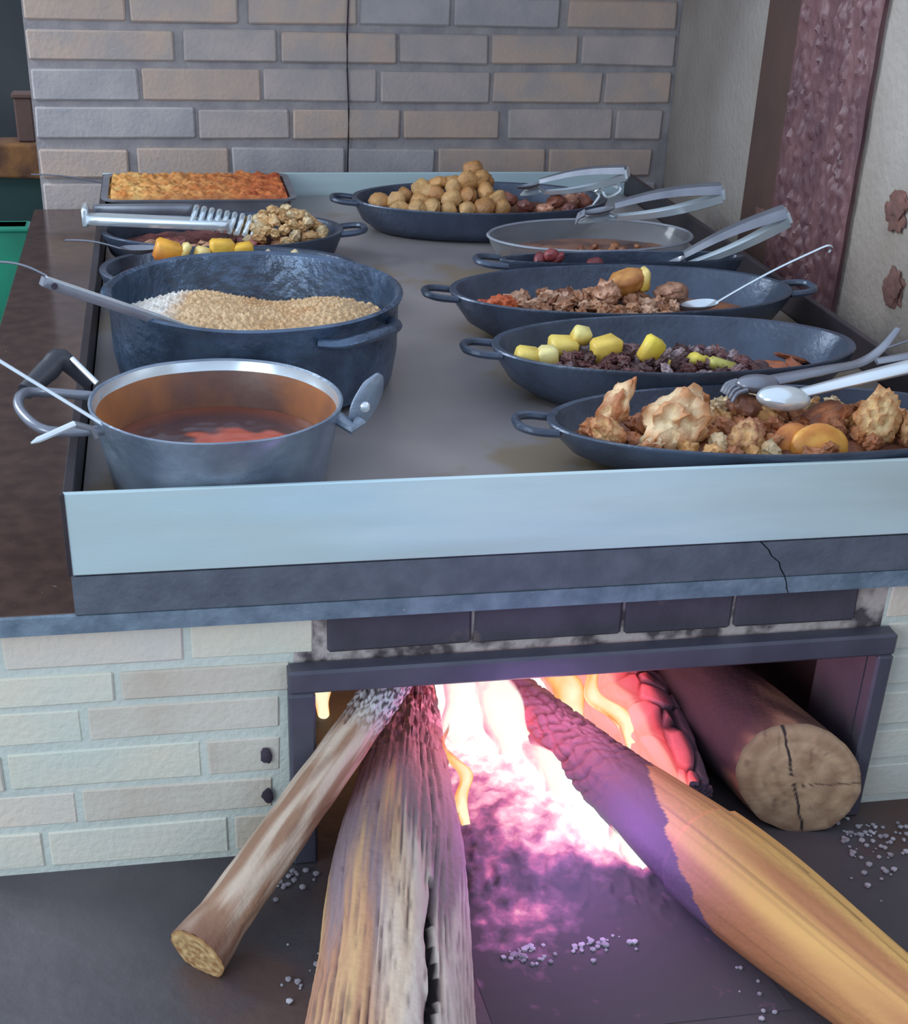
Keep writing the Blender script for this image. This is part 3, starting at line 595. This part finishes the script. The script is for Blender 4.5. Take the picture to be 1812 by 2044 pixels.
# flat handled skimmer and thin ladle
t = thing('skimmer', 'long flat steel skimmer handle with holes leaning out of the big pot', 'skimmer', (-.02, .275, .10))
e, h = V(-.021, .270, .125), V(.136, .330, .048); d = (h-e).normalized(); sd = d.cross(V(0, 0, 1)).normalized(); up = sd.cross(d)
Mx = Matrix.Translation(e) @ Matrix((d, sd, up)).transposed().to_4x4() @ Matrix.Diagonal(((h-e).length, .013, .010, 1))
mbh = MB().box((0, -.5, -.5), (1, .5, .5), bev=.06).xform(Mx)
skh = mbh.build('handle', DSTEEL, t)
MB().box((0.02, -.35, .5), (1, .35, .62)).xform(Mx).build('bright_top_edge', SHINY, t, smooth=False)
MB().tube([e+d*.012-sd*.0075, e+d*.012+sd*.0075], .0035, n=10).build('hanging_hole', SOOT, skh)
spoon('thin wire ladle handle beyond the skimmer, end out over the left edge', (-.066, .30, .138), (-.018, .30, .1225), .0024, m=DSTEEL, hook=False, bowlL=0, name='ladle')
# --- bean pot
BN = (.150, .125); zr = .042
bn = thing('stew_pot', 'small worn aluminium pot of reddish bean sauce at the front left', 'pot', (BN[0], BN[1], G))
MB().lathe([(.001, G+.001), (.102, G+.001), (.110, G+.005), (.1165, G+.038), (.1235, zr-.010), (.1265, zr-.002), (.127, zr+.001), (.125, zr+.002), (.1225, zr)], BN[0], BN[1], 110, wob=.0012).build('body', ALU, bn)
MB().lathe([(.1225, zr), (.1215, zr-.006), (.120, zr-.011)], BN[0], BN[1], 110, wob=.0012).build('inner_rim', SHINY, bn)
stain = mat('orange_stained_wall', lin(176, 112, 66), lin(104, 74, 66), rough=.4, scale=9, bump=.2)
tag(MB().lathe([(.1202, zr-.010), (.113, G+.042), (.110, G+.012)], BN[0], BN[1], 110, wob=.0012).build('inner_wall', stain, bn), 'orange sauce-stained inside wall')
def bcol(p):
    d_ = math.hypot((p.x-.170)/.066, (p.y-.122)/.044)+.35*noise.noise(p*45)
    t = max(0, min(1, (1.0-d_)*5)); a = lin(84, 62, 64); r_ = lin(186, 92, 72); e_ = max(0, min(1, (math.hypot(p.x-BN[0], p.y-BN[1])-.082)/.024)); a = tuple(a[i]*(1-e_*.6)+lin(150, 84, 58)[i]*e_*.6 for i in range(3))
    return tuple(a[i]*(1-t)+r_[i]*t for i in range(3))+(1,)
SAUCE = mat('thick_sauce', (1, 1, 1, 1), (.85, .8, .8, 1), rough=.25, scale=14, bump=.15, bscale=50, attr='Col')
filling('bean_sauce', 'dark bean sauce with a brick red patch in the small aluminium pot', 'food', BN[0], BN[1], .1115, .1115, -.006, 0, SAUCE, None, None, 0, 5, 30, .002, n=(120, 50), colf=bcol)
# big ear handle at the right, wire handle on the left
hmb = MB()
hmb.lump((.298, .100, .044), (.031, .0045, .016), (.15, -1.0, .35), amp=.05, sub=4)
hmb.tube([(BN[0]+.118, BN[1]-.030, zr-.012), (.282, .083, .022), (.290, .090, .028)], [.010, .010, .009], n=10, flat=.6)
eh = hmb.build('ear_handle', ALU, bn)
MB().lump((.296, .094, .040), (.006, .003, .006), sub=2, amp=0).build('rivet', SHINY, eh)
MB().tube([(BN[0]-.116, BN[1]+.04, zr-.008), (-.022, .150, zr+.004), (-.040, .125, zr+.010), (-.038, .095, zr+.004), (-.012, .062, zr-.004), (BN[0]-.112, BN[1]-.05, zr-.010)], .005, n=10, sub=5).build('side_handle', DSTEEL, bn)
t = thing('pot_lid_clamp', 'dark pot holder clamp on the left edge by the front pot', 'holder', (-.01, .19, .02))
MB().tube([(.020, .215, .030), (-.004, .21, .060), (-.018, .200, .052), (-.040, .170, .040)], [.006, .011, .012, .009], n=10, sub=4).build('grip', BLACKM, t)
MB().tube([(.006, .206, .062), (.030, .190, .040)], .003, n=8).build('pin', SHINY, t)
spoon('steel ladle rod rising left out of the bean sauce', (-.105, .105, .132), (.062, .062, .026), .0032, m=SHINY, hook=False, bowlL=0, name='ladle', bend=.0)
t = thing('skewer', 'short bright steel skewer end under the ladle at the left lip', 'skewer', (0, .01, .05))
MB().tube([(-.022, .000, .050), (-.016, .004, .0515), (.016, .024, .058)], [.001, .0030, .0034], n=8).build('rod', SHINY, t)
MB().tube([(.016, .024, .058), (.030, .033, .050), (.034, .036, .040)], .003, n=8).build('stem', DSTEEL, t)

# ---------------------------------------------------------------- firebox frame
ff = thing('firebox_frame', 'black iron frame around the burning firebox opening', 'frame', (.54, .0, -.457))
MB().box((.205, -.004, -.235), (.882, .020, -.208), bev=.003).build('top_bar', FRAME, ff, smooth=False)
MB().box((.205, -.004, -.457), (.233, .020, -.2352), bev=.003).build('side_bar', FRAME, ff, smooth=False)
MB().box((.862, -.004, -.457), (.882, .020, -.2352), bev=.003).build('side_bar', FRAME, ff, smooth=False)
MB().box((.862, .0202, -.457), (.8715, .13, -.212)).build('inner_flange', FRAME, ff, smooth=False)
MB().box((.2135, .0202, -.457), (.222, .13, -.212)).build('inner_flange', FRAME, ff, smooth=False)

# ---------------------------------------------------------------- logs
WG = bpy.data.materials.new('burning_wood'); WG.use_nodes = True
nt = WG.node_tree; N = nt.nodes; b = N['Principled BSDF']
at = N.new('ShaderNodeAttribute'); at.attribute_name = 'Col'; nt.links.new(at.outputs['Color'], b.inputs['Base Color'])
ah = N.new('ShaderNodeAttribute'); ah.attribute_name = 'glow_amount'
rp = N.new('ShaderNodeValToRGB')
for p_, c_ in [(.25, (.10, .004, .006, 1)), (.5, (.75, .06, .07, 1)), (.8, (.80, .13, .13, 1))]:
    e_ = rp.color_ramp.elements.new(p_); e_.color = c_
rp.color_ramp.elements[0].color = (0, 0, 0, 1); rp.color_ramp.elements[-1].color = (1, .34, .27, 1)
nt.links.new(ah.outputs['Fac'], rp.inputs[0]); nt.links.new(rp.outputs[0], b.inputs['Emission Color']); b.inputs['Emission Strength'].default_value = .95
b.inputs['Roughness'].default_value = .75
nz = N.new('ShaderNodeTexNoise'); nz.inputs['Scale'].default_value = 140; bp_ = N.new('ShaderNodeBump'); bp_.inputs['Strength'].default_value = .6; bp_.inputs['Distance'].default_value = .002
tcn = N.new('ShaderNodeTexCoord'); nt.links.new(tcn.outputs['Object'], nz.inputs['Vector']); nt.links.new(nz.outputs[0], bp_.inputs['Height']); nt.links.new(bp_.outputs[0], b.inputs['Normal'])

def ribs(t, a, L_):
    q = t*L_*46+1.2*math.sin(a*1.0+.5)+.8*noise.noise((t*12, math.cos(a)*2, math.sin(a)*2))
    return max(0, 1-abs((q % 1)-.5)*5)*(.6+.6*noise.noise((t*30, math.cos(a)*3, math.sin(a)*3+5)))
def crocodile(t, a, L_, r, sc=1):
    # cell pattern of charred wood: returns depth 0..1 of the cracks
    q = V(t*L_*55*sc, a*r*55*sc, 0); d_, pts = noise.voronoi(V(q.x*.55, q.y*.9, 0)+V(noise.noise(q*.3), noise.noise(q*.3+V(5, 0, 0)), 0)*.8)
    return max(0, 1-(d_[1]-d_[0])*5)
def log(label, A, B, rA, rB, dispf, colf, m=WG, nu=180, nv=110, heatf=None, cap_col=None, flat=1, bend=0, endcut=True, squash=None, caprot=(0, 0)):
    A, B = Vector(A), Vector(B); t_ = thing('log', label, 'firewood', (A.x, A.y, min(A.z-rA, B.z-rB)), 'firewood')
    d = (B-A).normalized(); sd = d.cross(V(0, 0, 1)).normalized(); up = sd.cross(d).normalized(); L_ = (B-A).length
    mb = MB(); hs2 = []
    def sec(t, a):
        r = rA*(1-t)+rB*t
        if squash: r *= squash(t, a)
        r += dispf(t, a, L_, r)
        c = A+d*(L_*t)+up*(bend*math.sin(math.pi*t))
        # slanted saw cut at A
        sh = (caprot[0]*math.cos(a)+caprot[1]*math.sin(a))*r*max(0, 1-t*4)
        return c+d*sh+sd*(r*math.cos(a))+up*(r*math.sin(a)*flat)
    mb.grid(lambda u, v: sec(v, 2*math.pi*u), nv, nu, lambda u, v, p: colf(v, 2*math.pi*u, L_), close_u=True)
    for j in range(nu+1):
        for i in range(nv): mb.h.append(heatf(j/nu, 2*math.pi*i/nv, L_) if heatf else 0)
    # far end closed
    k = len(mb.v); cB = sum((mb.v[nu*nv+i] for i in range(nv)), Vector())/nv
    mb.v.append(cB); mb.c.append((.02, .02, .02, 1)); mb.h.append(0)
    mb.f += [(nu*nv+i, nu*nv+(i+1) % nv, k) for i in range(nv)]
    ring = [mb.v[i].copy() for i in range(nv)]
    body = mb.build('trunk', m, t_, ang=70)
    # sawn end
    e = MB(); cA = sum(ring, Vector())/nv; K = 14
    vs = []; cols = []
    for j in range(K+1):
        s_ = j/K
        for i in range(nv):
            p = ring[i].lerp(cA, s_); p = p-d*(.0015*min(1, s_*6))+d*.0012*noise.noise(p*150)
            vs.append(p); cols.append(cap_col(1-s_, 2*math.pi*i/nv) if cap_col else (.3, .2, .1, 1))
    e.add(vs, [(j*nv+i, j*nv+(i+1) % nv, (j+1)*nv+(i+1) % nv, (j+1)*nv+i) for j in range(K) for i in range(nv)], cols=cols)
    e.h = [0]*len(vs)
    e.build('sawn_end', m, body, ang=70)
    return t_
def mixc(a, b_, t): t = max(0, min(1, t)); return tuple(a[i]*(1-t)+b_[i]*t for i in range(3))+(1,)
nz3 = lambda x, y, z=0: noise.noise((x, y, z))
# left thin stick
TAN, PALEW, ASHW, CHAR = lin(168, 132, 104), lin(206, 190, 174), lin(206, 208, 212), lin(44, 36, 46)
def c1f(t, a, L_):
    g_ = nz3(t*5, math.cos(a)*2, math.sin(a)*2); s_ = nz3(t*3, math.cos(a)*14, math.sin(a)*14)
    c = mixc(lin(158, 122, 98), lin(206, 186, 166), .4+g_*1.8+s_*.5)
    c = mixc(c, lin(116, 78, 62), max(0, (.13-t)*6)+max(0, nz3(t*7, math.cos(a)*2+9, math.sin(a))*1.2-.3))
    if t > .74: c = mixc(c, ASHW if nz3(t*60, math.cos(a)*8, math.sin(a)*8) > -.05 else lin(92, 88, 92), (t-.74)*9)
    return c
log('thin pale round stick leaning out at the left of the fire', (.096, -.164, -.430), (.334, .062, -.247), .0275, .0215,
    lambda t, a, L_, r: .0012*nz3(t*12, math.cos(a)*3, math.sin(a)*3)+(.003*nz3(t*70, a*5) if t > .8 else 0)-(.008*max(0, 1-abs(a-1.7)*14) if t > .74 else 0), c1f,
    cap_col=lambda r, a: mixc(lin(214, 182, 128), lin(160, 116, 74), .5+.5*math.sin(r*20)*.5+nz3(r*6, math.cos(a)*3, math.sin(a)*3)+max(0, (r-.85)*4)), squash=lambda t, a: 1+.18*max(0, 1-t*9), caprot=(.1, .28))
# big centre log
def c2f(t, a, L_):
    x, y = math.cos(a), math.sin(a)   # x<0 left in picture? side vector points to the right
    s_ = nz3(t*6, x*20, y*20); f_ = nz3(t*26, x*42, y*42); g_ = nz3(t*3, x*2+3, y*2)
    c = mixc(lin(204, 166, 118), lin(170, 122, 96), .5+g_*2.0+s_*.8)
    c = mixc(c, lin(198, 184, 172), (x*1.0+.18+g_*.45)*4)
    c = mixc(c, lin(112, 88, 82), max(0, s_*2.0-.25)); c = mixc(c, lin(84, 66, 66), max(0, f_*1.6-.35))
    c = mixc(c, lin(138, 118, 124), (t-.41+g_*.3+s_*.12)*7)
    c = mixc(c, lin(64, 50, 62), (t-.76+g_*.1)*6)
    if t > .80 and nz3(t*50, x*7, y*7) > .12: c = mixc(c, lin(196, 170, 184), .75)
    cr_ = abs(a-1.05+.10*nz3(t*14, 0))
    if t < .42 and cr_ < .03+.05*math.sin(t/.42*math.pi): c = (.015, .01, .01, 1)
    return c
def d2f(t, a, L_, r):
    x, y = math.cos(a), math.sin(a)
    v = -.0050*max(0, nz3(t*6, x*20, y*20))-.0022*abs(nz3(t*26, x*42, y*42))+.004*nz3(t*5, x*2, y*2)
    cr_ = abs(a-1.05+.10*nz3(t*14, 0))
    if t < .42: v -= .016*max(0, 1-cr_/(.05+.05*math.sin(t/.42*math.pi)))
    if t > .72: v += .005*nz3(t*35, x*5, y*5)-.003*abs(nz3(t*60, x*9, y*9))
    return v
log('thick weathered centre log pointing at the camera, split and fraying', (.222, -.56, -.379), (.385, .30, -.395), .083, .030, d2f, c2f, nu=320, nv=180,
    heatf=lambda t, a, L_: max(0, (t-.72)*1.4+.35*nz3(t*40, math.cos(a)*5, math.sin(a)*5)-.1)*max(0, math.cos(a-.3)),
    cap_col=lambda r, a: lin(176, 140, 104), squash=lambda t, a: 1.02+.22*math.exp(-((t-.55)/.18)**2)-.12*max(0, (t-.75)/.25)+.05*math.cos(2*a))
# right log with tan sapwood in front, charred behind
def c3f(t, a, L_):
    x, y = math.cos(a), math.sin(a); g_ = nz3(t*2.5, x*2, y*2+4); s_ = nz3(t*3, x*12, y*12)
    c = mixc(lin(226, 176, 104), lin(184, 124, 82), .45+g_*1.8-.55*x); c = mixc(c, lin(134, 90, 64), max(0, s_*1.3-.2))
    gr_ = abs(a-(1.05+.5*max(0, .45-t)))
    if gr_ < .035 and t < .50: c = mixc(c, lin(96, 62, 50), .8)
    c = mixc(c, lin(160, 132, 128), (t-.46+.1*y-.1*math.cos(a-.8))*3.0)
    edge = t-(.545+.115*math.cos(a-.8)+.02*nz3(x*4, y*4))
    if edge > 0: c = mixc(lin(104, 88, 112), CHAR, (ribs(t, a, L_)*.8+crocodile(t, a, L_, .05)*.3)*min(1, max(0, t-.64)*8)+.15*nz3(t*9, a)+.1)
    return c
def d3f(t, a, L_, r):
    v = .0015*nz3(t*6, math.cos(a)*3, math.sin(a)*3)
    gr_ = abs(a-(1.05+.5*max(0, .45-t)))
    if t < .52: v -= .006*max(0, 1-gr_/.16)
    else: v -= .0035+(.0065*max(0, ribs(t, a, L_))+.003*crocodile(t, a, L_, .05))*min(1, max(0, t-.64)*8)
    return v
log('smooth tan log at the lower right, its far half charred black', (.815, -.55, -.404), (.482, .30, -.408), .054, .043, d3f, c3f, nu=320, nv=150, squash=lambda t, a: .84+.34*math.exp(-((t-.47)/.20)**2)+.05*t,
    heatf=lambda t, a, L_: max(0, min(1, (t-.62)*3))*max(0, -math.cos(a)*.8-.1+.35*(t-.8)+.5*crocodile(t, a, L_, .05)*(t > .7)*.6)*.8, cap_col=lambda r, a: lin(200, 150, 96))
# glowing log behind
def h4(t, a, L_):
    x, y = math.cos(a), math.sin(a)   # left flank glows
    k = crocodile(t, a, L_, .05, .8)
    return max(0, min(1, (-x*.9+.28)*1.25+.25*nz3(t*9, x*2, y*2)-.42*k*max(0, x+.6)+.15))
def c4f(t, a, L_): return mixc(lin(112, 88, 104), CHAR, crocodile(t, a, L_, .05, .8))
log('red-hot glowing log with checkered charcoal ridge behind the tan log', (.670, .005, -.418), (.615, .40, -.385), .030, .066,
    lambda t, a, L_, r: -.007*crocodile(t, a, L_, .05, .8)+.004*nz3(t*8, math.cos(a)*2, math.sin(a)*2), c4f, nu=260, nv=200, heatf=h4, cap_col=lambda r, a: mixc(lin(120, 98, 130), CHAR, .5+nz3(r*6, math.cos(a)*4, math.sin(a)*4)), squash=lambda t, a: 1+.35*math.sin(min(1, t*3)*math.pi/2)-.1)
# right round log
def c5f(t, a, L_):
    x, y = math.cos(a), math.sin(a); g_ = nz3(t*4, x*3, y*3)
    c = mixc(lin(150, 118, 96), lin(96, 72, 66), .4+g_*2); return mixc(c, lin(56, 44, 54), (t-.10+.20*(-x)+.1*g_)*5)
def cap5(r, a):
    x, y = r*math.cos(a), r*math.sin(a)
    c = mixc(lin(186, 158, 126), lin(150, 120, 94), .5+.6*math.sin(r*26+3*nz3(x*2, y*2))*.4+nz3(x*3, y*3, 4)*.9)
    c = mixc(c, lin(104, 80, 66), max(0, (r-.9)*5)+max(0, nz3(x*14, y*3, 8)*1.6-.5))
    if abs(x+.10+.16*y+.03*nz3(y*4, 1)) < .022: c = (.03, .02, .02, 1)
    if abs(y+.12-.10*x+.03*nz3(x*5, 1)) < .012 and x > -.05: c = lin(96, 74, 62)
    return c
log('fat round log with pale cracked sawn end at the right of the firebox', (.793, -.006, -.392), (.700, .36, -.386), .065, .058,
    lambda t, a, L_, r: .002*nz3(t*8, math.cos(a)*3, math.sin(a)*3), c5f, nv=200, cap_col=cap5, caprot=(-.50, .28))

# ---------------------------------------------------------------- fire
FL, r_, b_, nt_ = glowmat('flame', [(.0, (.25, .02, .2, 1)), (.30, (.85, .12, .34, 1)), (.52, (1, .50, .58, 1)), (.70, (.96, .93, .82, 1)), (1, (.93, 1, .93, 1))], 14, 1.0, base=(0, 0, 0, 1))
def alpha(nt, b, lo, hi):
    N = nt.nodes; at = N.new('ShaderNodeAttribute'); at.attribute_name = 'glow_amount'; mr = N.new('ShaderNodeMapRange'); mr.inputs[1].default_value = lo; mr.inputs[2].default_value = hi
    n = N.new('ShaderNodeTexNoise'); n.inputs['Scale'].default_value = 26; n.inputs['Detail'].default_value = 5
    tc = N.new('ShaderNodeTexCoord'); mp = N.new('ShaderNodeMapping'); mp.inputs['Scale'].default_value = (1.6, 1.6, .35); nt.links.new(tc.outputs['Object'], mp.inputs[0]); nt.links.new(mp.outputs[0], n.inputs['Vector'])
    ml = N.new('ShaderNodeMath'); ml.operation = 'MULTIPLY_ADD'; ml.inputs[1].default_value = 1.6; ml.inputs[2].default_value = -.8; nt.links.new(n.outputs[0], ml.inputs[0])
    ad = N.new('ShaderNodeMath'); nt.links.new(at.outputs['Fac'], ad.inputs[0]); nt.links.new(ml.outputs[0], ad.inputs[1])
    nt.links.new(ad.outputs[0], mr.inputs[0]); nt.links.new(mr.outputs[0], b.inputs['Alpha'])
alpha(nt_, b_, .25, .75)
OF, r2_, b2_, nt2_ = glowmat('orange_flame', [(.0, (.5, .03, .02, 1)), (.35, (1, .20, .08, 1)), (.62, (1, .50, .14, 1)), (1, (1, .92, .62, 1))], 16, 1.0, base=(0, 0, 0, 1))
alpha(nt2_, b2_, .22, .7)
EM, _, b3_, _ = glowmat('embers', [(.14, (0, 0, 0, 1)), (.32, (.13, .035, .11, 1)), (.48, (.52, .11, .27, 1)), (.66, (.98, .45, .55, 1)), (.82, (.97, .92, .85, 1)), (1, (.9, 1, .95, 1))], 42, 1.0, detail=8, base=lin(78, 74, 79))
# ember bed: a heap on the hearth between the logs
mb = MB(); P0 = V(.485, .10, 0)
def ef(u, v):
    y = -.30+v*.86; x = (.36+.05*max(0, -y))+u*(.27+.10*max(0, -y))
    e = max(0, min(1, (y+.16)/.16)); side = math.sin(math.pi*min(1, max(0, u)))
    z = -.4565+(.032*side**.6*e+.010*max(0, nz3(x*60, y*60))+.006*max(0, nz3(x*130, y*130)))*min(1, e*1.5+.15)*min(1, (u+.001)*9)*min(1, (1.001-u)*9)*min(1, (v+.001)*6)
    return V(x, y, z)
mb.grid(ef, 110, 200)
for p in mb.v:
    ax = .482+(.30-p.y)*.392-.045          # underside of the tan log
    off = (ax-p.x)/.15                      # 0 at that log, 1 at the centre log
    y_ = max(0, min(1, (p.y+.11+.03*nz3(p.x*30, 2))/.07))
    h_ = max(0, 1.12-.72*max(0, off)**.9)*y_+(.25*max(0, (p.y-.08)/.2))
    low = .50*max(0, 1-abs(p.y+.13)/.09)*max(0, 1-abs(p.x-.44)/.08)
    rear = min(1, max(0, p.y+.12)*20)
    mb.h.append(max(h_*.88*rear, low)+.26*nz3(p.x*16, p.y*9, 1)*max(h_*rear, low))
tag(mb.build('ember_bed', EM, ang=80), 'glowing pink and white-hot ember bed between the logs', 'embers', kind='stuff')
def flame(label, base, tip, wid, m, seed, name='flame', peak=.9, th=.014, curl=.02, n=(28, 60)):
    base, tip = Vector(base), Vector(tip); mb = MB(); d = (tip-base); L_ = d.length; dn = d.normalized(); sd = V(1, 0, 0)-dn*dn.x; sd.normalize(); nr = dn.cross(sd)
    def fn(u, v):
        a = 2*math.pi*u; w_ = wid*(math.sin(math.pi*min(1, .16+v*.86))**.7+.02)*(1+.5*nz3(v*5, seed, math.cos(a)*.8))
        off = sd*(curl*nz3(v*3.2, seed*2.1, 0)*v*3)+nr*(curl*.4*nz3(v*3, seed, 5))
        return base+d*v+off+sd*(w_*math.cos(a))+nr*(th*(1-v*.7)*math.sin(a))
    mb.grid(fn, n[0], n[1], close_u=True)
    for j in range(n[1]+1):
        for i in range(n[0]):
            v = j/n[1]; a = 2*math.pi*i/n[0]; e = abs(math.sin(a))**.8
            mb.h.append(max(0, peak*(e*1.05)*(1-v**3)+.12*nz3(v*9, i*.3, seed)))
    return tag(mb.build(name, m, ang=180), label, 'flame')
flame('broad white-hot flame rising beside the centre log to the lintel', (.438, .18, -.440), (.440, .30, -.235), .030, FL, 1, peak=1.15, curl=.008)
flame('white flame sheet licking up under the charred log', (.500, .115, -.445), (.452, .24, -.300), .026, FL, 3, peak=1.1, curl=.008)
flame('pink-white flame tongue low along the charred log', (.545, .010, -.448), (.500, .13, -.385), .020, FL, 5, peak=1.05, curl=.008)
flame('short pale flame at the front end of the embers', (.590, -.075, -.452), (.560, -.01, -.415), .014, FL, 7, peak=1.0, curl=.008)
flame('thin yellow flame hugging the right flank of the centre log', (.405, .02, -.440), (.396, .10, -.350), .008, OF, 8, peak=1.0, curl=.01)
flame('narrow orange flame at the far left of the firebox', (.272, .30, -.452), (.268, .30, -.29), .013, OF, 9, peak=1.1, curl=.006)
flame('orange and yellow flame between the charred and the glowing log', (.580, .17, -.43), (.528, .27, -.225), .020, OF, 11, peak=.95)
flame('slim white-orange flame running down beside the glowing log', (.625, .09, -.41), (.568, .20, -.28), .010, OF, 12, peak=1.1)
# ash crumbs on the hearth
mb = MB(); random.seed(8)
for (cx, cy, sx_, sy_, n_) in [(.875, -.045, .035, .035, 60), (.89, -.10, .05, .05, 25), (.20, -.02, .03, .05, 24), (.43, -.185, .02, .012, 30), (.505, -.18, .03, .012, 30), (.20, -.17, .03, .03, 14), (.66, -.27, .03, .03, 8), (.55, -.06, .10, .02, 40)]:
    for _ in range(n_):
        x, y = random.gauss(cx, sx_*.6), random.gauss(cy, sy_*.6); r = random.uniform(.0012, .0042)
        if y > -.005 and (x > .86 or x < .23): y = -.01-random.random()*.02
        mb.lump((x, y, -.4565+r*.4+(.004 if .36 < x < .66 and y > -.16 else 0)), (r, r, r*.7), seed=random.random()*9, sub=1)
tag(mb.build('ash_crumbs', ASH), 'white ash crumbs scattered on the hearth', 'ash', kind='stuff')

# ---------------------------------------------------------------- beyond the left end of the wall
bgw = tag(MB().box((-2.5, 3.2, -.457), (-.2, 3.3, 1.4)).build('wall_far', DWALL, smooth=False), 'dim grey wall seen past the left end of the brick wall', kind='structure')
t = thing('half_wall', 'dark green low wall with a terracotta coping beyond the counter', 'wall', (-.6, 2.4, -.457))
MB().box((-1.6, 2.40, -.457), (-.17, 2.5, -.190)).build('green_panel', DGREEN, t, smooth=False)
for i in range(6):
    MB().box((-.17-.24*(i+1)+.006, 2.38, -.188), (-.17-.24*i-.002, 2.5, -.112), bev=.006, jit=.004).build('coping_brick', TERRA, t, smooth=False)
t = thing('brown_post', 'short brown post standing on the terracotta coping at the far left', 'post', (-.21, 2.44, -.111))
MB().box((-.232, 2.41, -.111), (-.19, 2.45, -.01), bev=.004).build('shaft', BROWNP, t, smooth=False)
MB().box((-.236, 2.406, -.012), (-.186, 2.454, .0), bev=.003).build('cap', BROWNP, t, smooth=False)
t = thing('green_crate', 'bright green plastic crate standing beyond the left counter edge', 'crate', (-.42, 2.0, -.457))
MB().box((-.70, 1.93, -.457), (-.186, 1.985, -.200), bev=.006).build('box', GREEN, t, smooth=False)
MB().box((-.705, 1.925, -.212), (-.183, 1.99, -.200), bev=.004).build('rim', GREEN, t, smooth=False)

# ---------------------------------------------------------------- stand the whole place on z = 0
for o in list(COL.objects):
    if o.parent is None: o.location.z += UP
